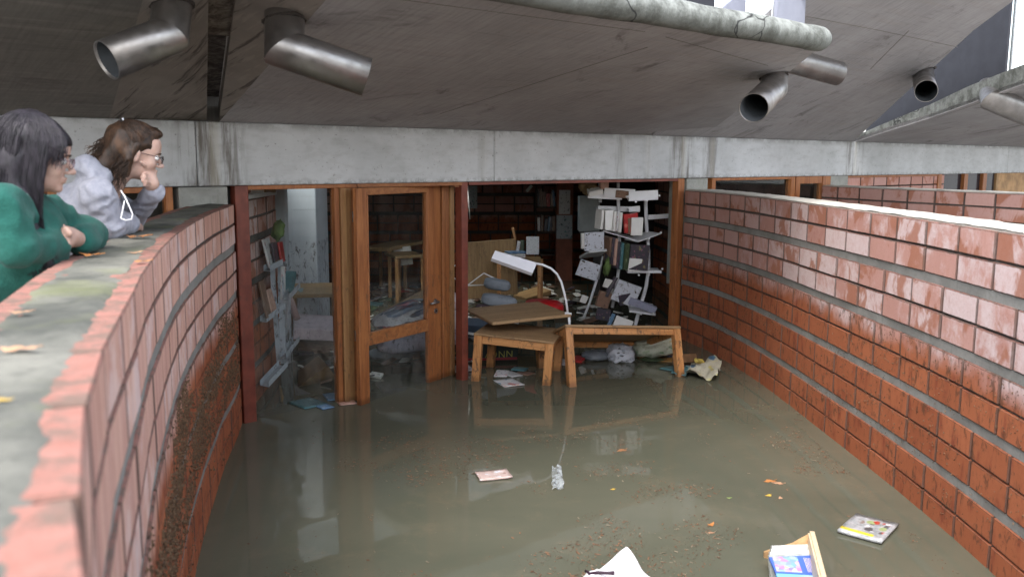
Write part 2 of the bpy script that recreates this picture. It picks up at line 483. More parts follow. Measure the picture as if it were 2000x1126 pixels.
def bands(parent, cv, sg, lo=-.1, x1=None):
    k = 0
    while WT - .355 * k - .298 > lo:
        z1 = WT - .355 * k - .3005; mb = MB()
        n = int(cv.len / .05); vs = []
        for i in range(n + 1):
            p, t, nn = cv.frame(cv.len * i / n); j = .0025 * noise.noise(V((p.x * 9, p.y * 9, k * 3.0)))
            for o, z in ((.03, z1 - .053), (.005 + j, z1 - .053 + j), (.0035 - j, z1 - j), (.03, z1)): vs.append(p + nn * sg * o + V((0, 0, z)))
        mb.add(vs, [(i * 4 + q, i * 4 + (q + 1) % 4, i * 4 + 4 + (q + 1) % 4, i * 4 + 4 + q) for i in range(n) for q in range(4)])
        mb.build("mortar_band", MORTAR_BAND, parent); k += 1
_m, _col, CAP_OLD = mat_concrete("mossy_coping", (.07, .072, .062), (.20, .195, .165), 0.35, 2.6, green=.5, speck=.7)
_, _, CAP_PALE = mat_concrete("pale_coping", (.42, .39, .34), (.54, .51, .45), 0.0, 2.0, speck=.3)

def cap_strip(cv, x0, x1, n, o0, o1, z, sg, jag0=.0, jag1=.0, bump=.004, m=8, th=.03):
    def fn(a, b):
        x = x0 + (x1 - x0) * a; p, t, nn = cv.frame(x)
        j0 = jag0 * (.8 * noise.noise(V((x * 3.0, 1, 0))) + .5 * noise.noise(V((x * 31, 2, 0))) + .35 * noise.noise(V((x * 75, 5, 0)))); j1 = jag1 * noise.noise(V((x * 6, 7, 0)))
        o = (o0 + j0) * (1 - b) + (o1 + j1) * b
        q = p + nn * sg * o
        e = min(b, 1 - b) * m
        zz = z + bump * noise.noise(V((q.x * 6, q.y * 6, 3))) + bump * .7 * noise.noise(V((q.x * 23, q.y * 23, 3))) - (.007 if e < .5 else 0)
        return q + V((0, 0, zz))
    return MB().grid(fn, n, m, True), fn

# left wall: inner brick leaf, core, outer leaf, weathered concrete filling between the leaves
wl = world_empty("courtyard_wall", "curved red brick parapet with mossy concrete coping the two women lean on", "wall", (-1.5, 4.2, 0))
core = MB(); strip_wall(core, LEFT, 0, LEFT.len, 150, .0085, .29 - .02, -1.2, WT - .007, -1)
bands(wl, LEFT, -1)
core.build("mortar_core", MORTAR, wl)
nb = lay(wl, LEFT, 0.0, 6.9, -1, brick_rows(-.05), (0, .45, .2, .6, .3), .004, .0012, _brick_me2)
ro = [(WT - BH / 2, 0)]
LEFT_OUT = Curve([tuple((lambda f: (f[0] - f[2] * .29).xy)(LEFT.frame(x))) for x in [LEFT.len * i / 40 for i in range(41)]])
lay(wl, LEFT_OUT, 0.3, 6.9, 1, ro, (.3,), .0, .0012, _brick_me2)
ol = MB(); strip_wall(ol, LEFT, 0, LEFT.len, 60, .29 - .085, .292, -.6, WT - BH - .012, -1); ol.build("outer_leaf", BRICK, wl)
cp, _f = cap_strip(LEFT, 0, LEFT.len, 620, .042, .245, WT + .004, -1, .013, .02, .006, 10)
cp.build("coping", CAP_OLD, wl)

# right wall
wr = world_empty("courtyard_wall", "long red brick wall with white salt stains and pale concrete cap, right of the water", "wall", (2.4, 5.5, 0))
core = MB(); strip_wall(core, RIGHT, 0, RIGHT.len, 150, .013, .29, -1.2, WT - .03, 1); bands(wr, RIGHT, 1); core.build("mortar_core", MORTAR, wr)
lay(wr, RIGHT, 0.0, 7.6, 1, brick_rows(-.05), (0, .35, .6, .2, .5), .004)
cp, _f = cap_strip(RIGHT, 0, RIGHT.len, 200, .008, .30, WT + .018, 1, .006, .004, .006, 8)
cp.build("coping", CAP_PALE, wr)
sd = MB(); strip_wall(sd, RIGHT, 0, RIGHT.len, 120, .012, .296, WT - .002, WT + .008, 1); sd.build("coping_bed", CAP_PALE, wr)

# second courtyard's wall beyond
w2 = world_empty("courtyard_wall", "farther low red brick wall with thin cap, behind the right wall under the beam", "wall", (5.0, 10.2, 0))
core = MB(); strip_wall(core, COURT2, 0, COURT2.len, 40, .009, .29, -.4, WT - .03, 1); core.build("mortar_core", MORTAR, w2)
lay(w2, COURT2, 0.0, COURT2.len, 1, brick_rows(1.0), (0.2, .5), .004)
cp, _f = cap_strip(COURT2, 0, COURT2.len, 90, .008, .30, WT + .018, 1, .006, .004, .006, 6); cp.build("coping", CAP_PALE, w2)
sd = MB(); strip_wall(sd, COURT2, 0, COURT2.len, 60, .012, .296, WT - .002, WT + .008, 1); sd.build("coping_bed", CAP_PALE, w2)

# ------------------------------------------------------------------ ground and water
GZ = .6
hole = [L(-9, 0, 0).xy, L(-3.6, 0, 0).xy]
hole += [(lambda f: (f[0] - f[2] * .15).xy)(LEFT.frame(LEFT.len * i / 30)) for i in range(31)]
hole += [(lambda f: (f[0] + f[2] * .15).xy)(RIGHT.frame(RIGHT.len * (1 - i / 30))) for i in range(30)]
hole += [L(4.0, 0, 0).xy, L(22, 0, 0).xy, L(22, -11, 0).xy, L(-9, -11, 0).xy]
outer = [(-250, -250), (250, -250), (250, 250), (-250, 250)]
tri = tessellate_polygon([[V((*p, 0)) for p in outer], [V((*p, 0)) for p in hole]])
allp = [V((*p, GZ)) for p in outer] + [V((*p, GZ)) for p in hole]
_, _, PAVE = mat_concrete("paving_concrete", (.24, .23, .215), (.33, .32, .30), .0, .6, green=.2)
g = MB().add(allp, tri); g.build("ground", PAVE, None, kind="structure")
bmod = MB()
inner_pts = hole
n_ = len(inner_pts)
for i in range(n_):
    a, b = V((*inner_pts[i], 0)), V((*inner_pts[(i + 1) % n_], 0))
    bmod.add([a + V((0, 0, GZ)), b + V((0, 0, GZ)), b + V((0, 0, -1.25)), a + V((0, 0, -1.25))], [(0, 1, 2, 3)])
bmod.add([V((*p, -1.25)) for p in inner_pts], tessellate_polygon([[V((*p, 0)) for p in inner_pts]]))
bmod.build("pool_basin", MORTAR, None, kind="structure")

def mat_water():
    m = NT("flood_water"); p = m.pos
    silt = m.noise(p, .55, 4, .6, .6)
    col = m.mix(m.step(silt, .3, .7), (.080, .084, .060), (.108, .106, .076))
    fleck = m.step(m.noise(p, 95, 3, .6), .66, .72)
    patch = m.step(m.noise(p, 1.1, 4, .65, .5), .42, .66)
    xyz = m.xyz(p)
    inside = m.step(m.math('SUBTRACT', m.math('ADD', 8.45, m.math('MULTIPLY', xyz[0], .85)), xyz[1]), .8, 3.2)
    col = m.mix(m.math('MULTIPLY', m.math('MULTIPLY', fleck, patch), m.math('MULTIPLY', inside, .4)), col, (.22, .16, .10))
    scum = m.math('MULTIPLY', m.step(m.noise(p, 2.6, 6, .8, .2), .50, .72), inside)
    col = m.mix(m.math('MULTIPLY', scum, .3), col, (.165, .135, .09))
    rip = m.math('ADD', m.noise(m.vmul(p, (1, 1, 1)), 2.2, 2, .5), m.math('MULTIPLY', m.noise(p, 14, 2), .05))
    m.bump(rip, .045, .03)
    return m.fin(col, m.math('ADD', .025, m.math('MULTIPLY', m.math('MULTIPLY', fleck, patch), .25)), .5, 0, IOR=1.333)
WATER = mat_water()
wp = [L(-9.2, -11, 0).xy, L(22, -11, 0).xy, L(22, 0.02, 0).xy] + [p for p in [V((3.2, 9.6)), V((2.9, 4)), V((2.4, 0)), V((.8, -.55)), V((-.3, .1)), V((-1.2, 2)), V((-2.35, 6.2))]] + [L(-9.2, 0.02, 0).xy]
w_ = MB().add([V((p[0], p[1], 0)) for p in wp], tessellate_polygon([[V((p[0], p[1], 0)) for p in wp]]))
w_.build("flood_water", WATER, None, kind="structure")
# ------------------------------------------------------------------ the library building
lib = world_empty("library_building", "sunken brick library with pale concrete beam, sloping concrete roof slabs and timber glazing", "building", (0, 8.45, 0))

def mat_beam():
    m = NT("beam_concrete"); p = m.pos
    s_ = m.math('ADD', m.math('MULTIPLY', m.xyz(p)[0], .762), m.math('MULTIPLY', m.math('SUBTRACT', m.xyz(p)[1], 8.45), .6476))
    z = m.xyz(p)[2]
    col = m.mix(m.step(m.noise(p, 1.5, 6, .65), .3, .7), (.45, .46, .465), (.57, .58, .59))
    col = m.mix(m.math('MULTIPLY', m.step(m.noise(m.vmul(p, (2, 2, 6)), 3, 5, .6), .45, .8), .3), col, (.24, .235, .22))
    col = m.mix(m.math('MULTIPLY', m.step(m.noise(p, 34, 3, .7), .64, .70), .55), col, (.12, .11, .10))
    # run-off stains below the roof joints
    for s0, wd, am in ((-2.92, .34, .9), (1.46, .14, .35), (1.86, .08, .3), (2.46, .26, .85), (2.98, .22, .65), (6.2, .34, .6), (-.4, .06, .2)):
        d = m.math('ABSOLUTE', m.math('SUBTRACT', s_, s0))
        near = m.step(d, wd * .35, wd, 1, 0)
        st = m.step(m.noise(m.vmul(p, (7, 7, .7)), 1.7, 5, .65), .40, .62)
        f = m.math('MULTIPLY', m.math('MULTIPLY', near, st), am)
        col = m.mix(f, col, (.115, .098, .08))
        li = m.step(m.math('ABSOLUTE', m.math('SUBTRACT', s_, s0 + .03)), .015, .06, 1, 0)
        col = m.mix(m.math('MULTIPLY', li, am * .45), col, (.44, .41, .34))
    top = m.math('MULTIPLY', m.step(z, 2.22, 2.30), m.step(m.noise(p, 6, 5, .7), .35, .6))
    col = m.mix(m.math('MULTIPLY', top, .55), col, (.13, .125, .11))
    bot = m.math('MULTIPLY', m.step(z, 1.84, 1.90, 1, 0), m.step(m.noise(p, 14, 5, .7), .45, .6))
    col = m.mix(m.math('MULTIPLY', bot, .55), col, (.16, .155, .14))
    m.bump(m.math('ADD', m.noise(p, 24, 5, .65), m.noise(m.vmul(p, (3, 3, 12)), 4, 3)), .3, .008)
    return m.fin(col, .85, .3)
BEAM = mat_beam()
BZ0, BZ1 = 1.838, 2.302
segs = [-9.0, -3.02, onw(962, 300)[0], 6.22, 11.5, 16.5, 22.0]
for a, b in zip(segs, segs[1:]):
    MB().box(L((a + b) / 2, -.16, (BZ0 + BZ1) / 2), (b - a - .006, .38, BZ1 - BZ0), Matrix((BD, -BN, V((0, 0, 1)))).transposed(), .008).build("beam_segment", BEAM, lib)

def mat_roof(name, boards_dir=(1, 0), c1=(.305, .292, .294), c2=(.41, .395, .40), streak=.55):
    m = NT(name); p = m.pos; x = m.xyz(p)
    s_ = m.math('ADD', m.math('MULTIPLY', x[0], .762), m.math('MULTIPLY', m.math('SUBTRACT', x[1], 8.45), .6476))
    w_ = m.math('SUBTRACT', m.math('MULTIPLY', x[0], .6476), m.math('MULTIPLY', m.math('SUBTRACT', x[1], 8.45), .762))
    cc = m.n("ShaderNodeCombineXYZ"); m.put(cc.inputs[0], s_); m.put(cc.inputs[1], w_); q = cc.outputs[0]
    col = m.mix(m.step(m.noise(q, .9, 6, .65), .3, .7), c1, c2)
    ang = m.n("ShaderNodeMapping", {"Vector": q, "Rotation": (0, 0, R(-38)), "Scale": (1.2, 14, 1)}).outputs[0]
    st = m.noise(ang, 2.2, 5, .65)
    col = m.mix(m.math('MULTIPLY', m.step(st, .52, .75), streak * .7), col, tuple(v * .55 for v in c1))
    ang2 = m.n("ShaderNodeMapping", {"Vector": q, "Rotation": (0, 0, R(-38)), "Scale": (.5, 9, 1)}).outputs[0]
    col = m.mix(m.math('MULTIPLY', m.step(m.noise(ang2, 1.6, 4, .6), .5, .66), .25), col, (.34, .30, .27))
    bd = m.math('MULTIPLY', m.step(m.noise(m.n("ShaderNodeMapping", {"Vector": q, "Scale": (9, .7, 1)}).outputs[0], 5, 3, .6), .35, .75), .38)
    col = m.mix(bd, col, tuple(v * .6 for v in c1))
    blot = m.step(m.noise(q, 1.5, 6, .72, 1.0), .56, .72)
    col = m.mix(m.math('MULTIPLY', blot, .65), col, (.095, .085, .078))
    spot = m.step(m.noise(q, 16, 4, .7), .62, .72)
    col = m.mix(m.math('MULTIPLY', spot, .35), col, (.12, .105, .095))
    m.bump(m.math('ADD', m.noise(p, 22, 4, .6), m.math('MULTIPLY', m.noise(m.n("ShaderNodeMapping", {"Vector": q, "Scale": (22, 1, 1)}).outputs[0], 3, 3), .7)), .25, .006)
    return m.fin(col, .88, .25)
ROOF = mat_roof("roof_concrete")
ROOF_OLD = mat_roof("roof_concrete_stained", c1=(.15, .14, .125), c2=(.20, .185, .165), streak=.8)
def mat_stain():
    m = NT("streaked_joint_concrete"); p = m.pos
    v = m.vmul(p, (9, 9, .9))
    n = m.noise(v, 1.4, 5, .7, .6)
    col = m.mix(m.step(n, .35, .7), (.085, .07, .06), (.27, .235, .20))
    col = m.mix(m.math('MULTIPLY', m.step(m.noise(v, 2.9, 4, .7), .56, .66), .7), col, (.05, .035, .03))
    col = m.mix(m.math('MULTIPLY', m.step(m.noise(p, 3, 4, .7), .58, .7), .4), col, (.12, .12, .07))
    m.bump(n, .4, .01)
    return m.fin(col, .9, .2)
STAIN = mat_stain()
def mat_lip():
    m = NT("lichened_lip_concrete"); p = m.pos
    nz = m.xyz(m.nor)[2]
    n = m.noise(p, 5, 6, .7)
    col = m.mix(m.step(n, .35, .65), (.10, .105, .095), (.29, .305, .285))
    # darker grey over the down-facing side, with a ragged edge
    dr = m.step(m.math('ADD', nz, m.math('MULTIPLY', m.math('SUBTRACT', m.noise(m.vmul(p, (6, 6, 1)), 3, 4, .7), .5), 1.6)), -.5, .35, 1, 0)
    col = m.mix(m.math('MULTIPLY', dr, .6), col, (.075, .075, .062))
    v = m.n("ShaderNodeTexVoronoi", {"Vector": m.vadd(p, m.vmul(m.ncol(p, 4), (.35, .35, .35))), "Scale": 1.1}, feature='DISTANCE_TO_EDGE').outputs[0]
    col = m.mix(m.math('MULTIPLY', m.step(v, .0, .012, 1, 0), m.step(m.noise(p, .8, 2), .5, .56)), col, (.03, .03, .03))
    m.bump(m.noise(p, 26, 5, .7), .5, .012)
    return m.fin(col, .9, .2)
LIP = mat_lip()

def mat_margin():
    m = NT("streaked_margin_concrete"); p = m.pos; x = m.xyz(p)
    s_ = m.math('ADD', m.math('MULTIPLY', x[0], .762), m.math('MULTIPLY', m.math('SUBTRACT', x[1], 8.45), .6476))
    w_ = m.math('SUBTRACT', m.math('MULTIPLY', x[0], .6476), m.math('MULTIPLY', m.math('SUBTRACT', x[1], 8.45), .762))
    cc = m.n("ShaderNodeCombineXYZ"); m.put(cc.inputs[0], s_); m.put(cc.inputs[1], w_); q = cc.outputs[0]
    col = m.mix(m.step(m.noise(q, 2, 5), .3, .7), (.19, .165, .145), (.26, .23, .205))
    a = m.n("ShaderNodeMapping", {"Vector": q, "Rotation": (0, 0, R(14)), "Scale": (11, .9, 1)}).outputs[0]
    st = m.noise(a, 1.3, 5, .68, .4)
    col = m.mix(m.math('MULTIPLY', m.step(st, .53, .62), .8), col, (.055, .045, .04))
    col = m.mix(m.math('MULTIPLY', m.step(m.noise(a, 3.1, 3, .6), .55, .65), .35), col, (.33, .29, .25))
    near = m.math('MULTIPLY', m.step(w_, .0, .35, 1, 0), m.step(m.noise(q, 3, 5, .7), .38, .62))
    col = m.mix(m.math('MULTIPLY', near, .7), col, (.05, .05, .035))
    m.bump(st, .3, .006)
    return m.fin(col, .9, .2)
MARGIN = mat_margin()
def roofpoly(name, pts, mat, th=.16, z0=2.30, k=None, parent=lib, label=None):
    """pts: (s, w, z) underside corners in order; solid th thick above"""
    vs = [L(*p) for p in pts]; n = len(vs)
    tri = tessellate_polygon([[V((p[0], p[1], 0)) for p in pts]])
    up = [v + V((0, 0, th)) for v in vs]
    fs = [t for t in tri] + [tuple(n + i for i in t[::-1]) for t in tri] + [(i, (i + 1) % n, n + (i + 1) % n, n + i) for i in range(n)]
    return MB().add(vs + up, fs).build(name, mat, parent, label)
K1 = .20
sA = onw(428, 244)[0]; sB = onw(1385, 266)[0]; sF = onw(1205, 259)[0]; sC = onw(1666, 277)[0]
tipS, tipW, tipZ = onslab(1598, 96, K1)
e1 = onslab(468, 0, K1)                               # left edge of the wide slab
dl = (e1[0] - sA) / e1[1]
W1 = tipW
f1 = onslab(532, 120, K1); df = (f1[0] - sA) / f1[1]
print("sA %.2f sB %.2f sF %.2f sC %.2f tip %s dl %.2f df %.2f" % (sA, sB, sF, sC, (tipS, tipW, tipZ), dl, df))
zk = lambda w, k=K1: 2.30 + k * w
def midT(t): return (sB + (tipS - sB) * t, W1 * t)
# main face
roofpoly("roof_slab", [(sA, 0, 2.30), (sF, 0, 2.30), (tipS - .10, W1 - .06, zk(W1 - .06)), (tipS - .12, W1, zk(W1)), (sA + df * W1, W1, zk(W1))], ROOF)
# folded right margin
a, b, c = midT(.35), midT(.7), (tipS, W1)
rm = [(sF, -.0, 2.302), (sB, -.0, 2.36), (a[0] + .06, a[1], zk(a[1]) + .07), (b[0] + .05, b[1], zk(b[1]) + .035), (tipS, W1, zk(W1)), (tipS - .10, W1 - .06, zk(W1 - .06))]
roofpoly("slab_margin", rm, ROOF, .13)
# folded left margin
roofpoly("slab_margin", [(sA, 0, 2.302), (sA + df * W1, W1, zk(W1) + .001), (sA + dl * W1, W1, zk(W1) + .13)], MARGIN, .13)
# casting seam on the wide slab: a thin proud fin
for (ua, va, ub, vb) in ((760, -4, 1260, 62), (860, 222, 1265, 92), (1300, 72, 1500, 128)):
    p, q = onslab(ua, va, K1), onslab(ub, vb, K1)
    MB().beam(L(p[0], p[1], zk(p[1]) - .001), L(q[0], q[1], zk(q[1]) - .001), .004, .003).build("casting_seam", ROOF_OLD, lib)
# rounded lip along the outer edge
lipr = .088
lp = [L(sA + dl * W1 - .2 + (tipS - .02 - (sA + dl * W1 - .2)) * i / 40, W1 + .02, zk(W1) + lipr * .82) for i in range(41)]
lp = [p + V((0, 0, .008 * noise.noise(p * 2))) for p in lp]
lr = [lipr * (1 + .05 * noise.noise(p * 6)) for p in lp]
lp += [lp[-1] + BD * .05, lp[-1] + BD * .085]; lr += [lipr * .8, lipr * .35]
MB().tube(lp, lipr, 18, True, lr).build("slab_lip", LIP, lib)

# left slab (darker), its folded margin and the joint between the two
K0 = .20
eA = onw(404, 243)[0]; e0 = onslab(408, 0, K0); d0 = (e0[0] - eA) / e0[1]
g0 = onw(214, 243)[0]; g1 = onslab(262, 60, K0); dg = (g1[0] - g0) / g1[1]
W0 = W1
roofpoly("roof_slab", [(-9, 0, 2.30), (g0, 0, 2.30), (g0 + dg * W0, W0, zk(W0)), (-9, W0, zk(W0))], ROOF_OLD)
roofpoly("slab_margin", [(g0, 0, 2.301), (eA, 0, 2.31), (eA + d0 * W0, W0, zk(W0) + .05), (g0 + dg * W0, W0, zk(W0) + .001)], MARGIN, .13)
MB().tube([L(-9 + (eA + d0 * W0 + 9) * i / 20, W0 + .02, zk(W0) + .08) for i in range(21)], lipr, 14).build("slab_lip", LIP, lib)
# upstand added behind the slabs' roots to shut out sky behind the joints
MB().box(L(-2.6, -.34, 2.8), (12.8, .1, 1.0), Matrix((BD, -BN, V((0, 0, 1)))).transposed()).build("upstand", ROOF_OLD, lib)
# gutter piece above the joint: open (dark) near the beam, boarded further out
wj = onslab(412, 104, K1)[1]
jp = lambda w, dz: [(eA + d0 * w - .03, w, zk(w) + dz), (sA + dl * w + .10, w, zk(w) + dz)]
q0, q1 = jp(wj, .10), jp(W1, .16)
roofpoly("joint_gutter", [q0[0], q0[1], q1[1], q1[0]], STAIN, .05)
q0, q1 = jp(-.3, .26), jp(W1, .24)
wid = lambda p, d: (p[0] + d, p[1], p[2])
roofpoly("joint_cover", [wid(q0[0], -.3), wid(q0[1], .3), wid(q1[1], .3), wid(q1[0], -.3)], STAIN, .05)  # cover added wide over the joint to shut daylight out of the slot

# the higher, steeper slab beyond
K2 = .46
z2 = lambda w: 2.30 + K2 * w
r2 = onslab(1975, 4, K2); d2 = (r2[0] - sC) / r2[1]
h0 = onw(1612, 272)[0]; h1 = onslab(1776, 153, K2); dh = (h1[0] - h0) / h1[1]
W2 = 4.4
roofpoly("roof_slab", [(sB - 1.0, 0, 2.30), (h0, 0, 2.30), (h0 + dh * W2, W2, z2(W2)), (sB - 2.6, W2, z2(W2))], ROOF)
roofpoly("slab_margin", [(h0, 0, 2.302), (sC, 0, 2.304), (sC + d2 * W2, W2, z2(W2) + .10), (h0 + dh * W2, W2, z2(W2) + .001)], ROOF, .13)
for (ua, va, ub, vb) in ((1575, 32, 1720, 60), (1720, 60, 1870, 92), (1700, 135, 1775, 60)):
    p, q = onslab(ua, va, K2), onslab(ub, vb, K2)
    MB().beam(L(p[0], p[1], z2(p[1]) - .001), L(q[0], q[1], z2(q[1]) - .001), .005, .003).build("casting_seam", ROOF_OLD, lib)
MB().tube([L(sB - 2.6 + (sC + d2 * W2 - sB + 2.6) * i / 12, W2, z2(W2) + .08) for i in range(13)], lipr, 14).build("slab_lip", LIP, lib)

# third slab with its curved side edge, a metal panel standing between it and the higher slab
K3 = .30
edge = [onslab(u, v, K3) for u, v in ((1666, 279), (1735, 247), (1815, 211), (1890, 173), (1960, 136), (2040, 96))]
pts = [(e[0], e[1], zk(e[1])) for e in edge]
last = edge[-1]
pts3 = pts + [(14.5, last[1], zk(last[1])), (16.5, 0, 2.30)]
roofpoly("roof_slab", pts3, ROOF, .05)
eb = MB()
for i in range(len(edge) - 1):
    (s0_, w0_, _), (s1_, w1_, _) = edge[i], edge[i + 1]
    a_, b_ = L(s0_, w0_, zk(w0_) + .012), L(s1_, w1_, zk(w1_) + .012)
    h = lambda i: .07 + .13 * min(1, i / 3)
    nn_ = (b_ - a_).cross(V((0, 0, 1))).normalized() * .12
    eb.add([a_, b_, b_ + V((0, 0, h(i + 1))), a_ + V((0, 0, h(i))), a_ - nn_, b_ - nn_, b_ - nn_ + V((0, 0, h(i + 1))), a_ - nn_ + V((0, 0, h(i)))],
           [(0, 1, 2, 3), (7, 6, 5, 4), (3, 2, 6, 7), (0, 4, 5, 1), (0, 3, 7, 4), (1, 5, 6, 2)])
eb.build("slab_edge", LIP, lib)
PANEL = mat_plain("grey_blue_sheet_metal", (.035, .036, .043), .7, .08, .2)
PANEL_PALE = mat_plain("pale_sheet_metal", (.24, .25, .30), .6, .06)
WIN_WHITE = mat_plain("pale_window_frame", (.55, .58, .60), .5, .05)
def stand(name, mat, p0, p1, ztop0, ztop1, th=.03, zb0=None, zb1=None):
    a, b = L(*p0), L(*p1); n_ = (b - a).cross(V((0, 0, 1))).normalized() * th
    a2, b2 = V((a.x, a.y, ztop0)), V((b.x, b.y, ztop1))
    return MB().add([a, b, b2, a2, a + n_, b + n_, b2 + n_, a2 + n_], [(0, 1, 2, 3), (7, 6, 5, 4), (0, 4, 5, 1), (3, 2, 6, 7), (0, 3, 7, 4), (1, 5, 6, 2)]).build(name, mat, lib)
m0, m1 = onslab(1700, 252, K3, 2.40), onslab(1962, 112, K3, 2.48)
stand("clerestory_panel", PANEL, (m0[0] + .12, m0[1] - .1, zk(m0[1]) + .05), (m1[0] + .1, m1[1], zk(m1[1]) + .1), z2(m0[1] - .1) + .5, z2(m1[1]) + .7)
# window beside the panel, seen against the sky
g_a = L(m1[0] + .12, m1[1], zk(m1[1]) + .1); g_d = BD * .9 + BN * .35; g_d.normalize()
for i in range(3):
    MB().beam(g_a + g_d * (.06 + .9 * i), g_a + g_d * (.06 + .9 * i) + V((0, 0, 1.9)), .05, .06).build("clerestory_frame", WIN_WHITE, lib)
for h_ in (.35, .62, 1.3):
    MB().beam(g_a + g_d * .06 + V((0, 0, h_)), g_a + g_d * 1.9 + V((0, 0, h_)), .05, .05).build("clerestory_frame", WIN_WHITE, lib)
MB().slab(g_a, g_a + g_d * 1.9, g_a + V((0, 0, 1.9)), .006).build("clerestory_pane", GLASS, lib)
# pale panels standing on the wide slab behind its lip
wq = W1 - .55
pl = [sw(at(u, 40, 7.9)) for u in (1440, 1567)]
def su(u, v, w):
    return onw(u, v, w)[0]
sa_, sb_, sc_ = su(1395, 20, wq), su(1512, 20, wq), su(1566, 30, wq)
stand("clerestory_panel", PANEL_PALE, (sb_, wq, zk(wq) + .1), (sc_, wq, zk(wq) + .1), 4.6, 4.6)
stand("clerestory_panel", PANEL_PALE, (su(1405, 20, wq - .3), wq - .3, zk(wq) + .0), (sb_, wq - .3, zk(wq) + .0), onw(1400, 16, wq - .3)[1], onw(1500, -12, wq - .3)[1])
for u_ in (1470, 1500):
    q = onw(u_, 30, wq - .26)
    MB().beam(L(q[0], wq - .26, zk(wq)), L(q[0] + (.12 if u_ > 1480 else -.12), wq - .26, 3.7), .012, .02).build("panel_fold", WIN_WHITE, lib)
stand("clerestory_panel", PANEL, (su(1230, 0, wq - .3), wq - .3, zk(wq)), (su(1390, 0, wq - .3), wq - .3, zk(wq)), 3.9, 3.9)

# roof of the rooms behind the beam, two openings added to light them
for s0__, s1__, w0__, w1__ in ((-9, -1.3, -11, -.05), (.1, 1.2, -11, -.05), (2.3, 22, -11, -.05), (-1.3, .1, -1.9, -.05), (-1.3, .1, -11, -3.0), (1.2, 2.3, -2.2, -.05), (1.2, 2.3, -11, -3.3)):
    MB().prism([L(s0__, w1__, 0).xy, L(s1__, w1__, 0).xy, L(s1__, w0__, 0).xy, L(s0__, w0__, 0).xy], 2.305, 2.42).build("flat_roof", ROOF_OLD, lib)
MB().prism([L(-1.35, -1.85, 0).xy, L(.15, -1.85, 0).xy, L(.15, -3.05, 0).xy, L(-1.35, -3.05, 0).xy], 2.425, 2.431).build("added_skylight_pane", GLASS, lib)  # unseen opening, added to light the white pillar
MB().prism([L(1.15, -2.15, 0).xy, L(2.35, -2.15, 0).xy, L(2.35, -3.35, 0).xy, L(1.15, -3.35, 0).xy], 2.425, 2.431).build("added_skylight_pane", GLASS, lib)  # unseen opening, added to brighten the middle of the room

# ------------------------------------------------------------------ rain spouts: short stub through the slab, mitred steel tube
def pipe_mesh(path, r, th=.005, n=28):
    path = [V(p) for p in path]; m = len(path); mb = MB()
    segd = [(path[i + 1] - path[i]).normalized() for i in range(m - 1)]
    rings = []
    u = segd[0].cross(V((.3, .2, 1))).normalized()
    for i in range(m):
        d = segd[min(i, m - 2)]
        if 0 < i < m - 1: nrm = (segd[i - 1] + segd[i]).normalized()
        else: nrm = d
        rings.append((path[i], nrm))
    frames = []
    for i in range(m - 1):
        d = segd[i]; u = (u - d * u.dot(d)).normalized(); frames.append((d, u, d.cross(u)))
    for rad, flip in ((r, False), (r - th, True)):
        vs = []
        for i in range(m - 1):
            d, a, b = frames[i]
            for (c, nrm) in (rings[i], rings[i + 1]):
                for k in range(n):
                    t = 2 * math.pi * k / n
                    o = (a * math.cos(t) + b * math.sin(t)) * rad
                    vs.append(c + o - d * (o.dot(nrm) / d.dot(nrm)))
        fs = []
        for i in range(m - 1):
            o = i * 2 * n
            fs += [(o + k, o + (k + 1) % n, o + n + (k + 1) % n, o + n + k) for k in range(n)]
        mb.add(vs, fs, True)
    N = len(mb.v) // 2; e = N - n
    mb.add([], []); mb.f += [(e + k, e + (k + 1) % n, N + e + (k + 1) % n, N + e + k) for k in range(n)]; mb.sm += [False] * n
    return mb
BORE_SHADE = mat_plain("pipe_bore_shade", (.035, .04, .045), .7, .3)
BRKT = mat_plain("torn_membrane", (.035, .028, .024), .9)
def spout(name_lbl, top, k, z0, elbow, mouth, rpx, mouth_back):
    """top: pixel where it leaves slab; elbow, mouth: pixels; depth of elbow a little nearer/lower"""
    t = L(*onslab(*top, k, z0)); Y0 = t.y; r = rpx * Y0 / FPX; s5 = Y0 / 5.5
    e = at(elbow[0], elbow[1], Y0 + elbow[2] * s5); mo = at(mouth[0], mouth[1], Y0 + mouth[2] * s5)
    up = (t - e).normalized(); t2 = e + up * ((t - e).length + .10)
    o = MB()
    pm = pipe_mesh([t2, e, mo], r); p = pm.build("rain_spout", STEEL, lib, name_lbl)
    bore_sleeve = pipe_mesh([t2, e, mo - (mo - e).normalized() * .012], r - .0055, .002); bore_sleeve.build("bore_shade", BORE_SHADE, p)  # near-black inner sleeve, stands in for the shade inside the tube
    # ragged sealing collar where the stub leaves the concrete
    cb = MB()
    nrm = V((0, 0, 1)); nn2 = (BN * k).normalized()
    vs = []; n = 22
    for kk in range(n):
        a = 2 * math.pi * kk / n; rr = r * (1.0 + .38 * abs(noise.noise(V((kk * 1.3, r * 9, t.x)))))
        d_ = V((math.cos(a), math.sin(a), 0)); d_.z = k * d_.dot(BN)
        vs.append(t + d_ * rr - V((0, 0, .003)))
    cb.add(vs + [v + V((0, 0, .015)) for v in vs], [tuple(range(n))[::-1]] + [(i, (i + 1) % n, n + (i + 1) % n, n + i) for i in range(n)])
    cb.build("collar", BRKT, p)
    return p
spout("steel rain spout on the dark slab, open end facing left", (336, 12), K0, 2.30, (330, 70, -.10), (208, 118, -.38), 36, 0)
spout("steel rain spout pointing right from the wide slab", (556, 42), K1, 2.30, (556, 96, -.10), (716, 151, .02), 37, 0)
spout("steel rain spout beneath the slab tip, open end facing the viewer", (1512, 152), K1, 2.30, (1512, 172, -.1), (1472, 211, -.62), 25, 0)
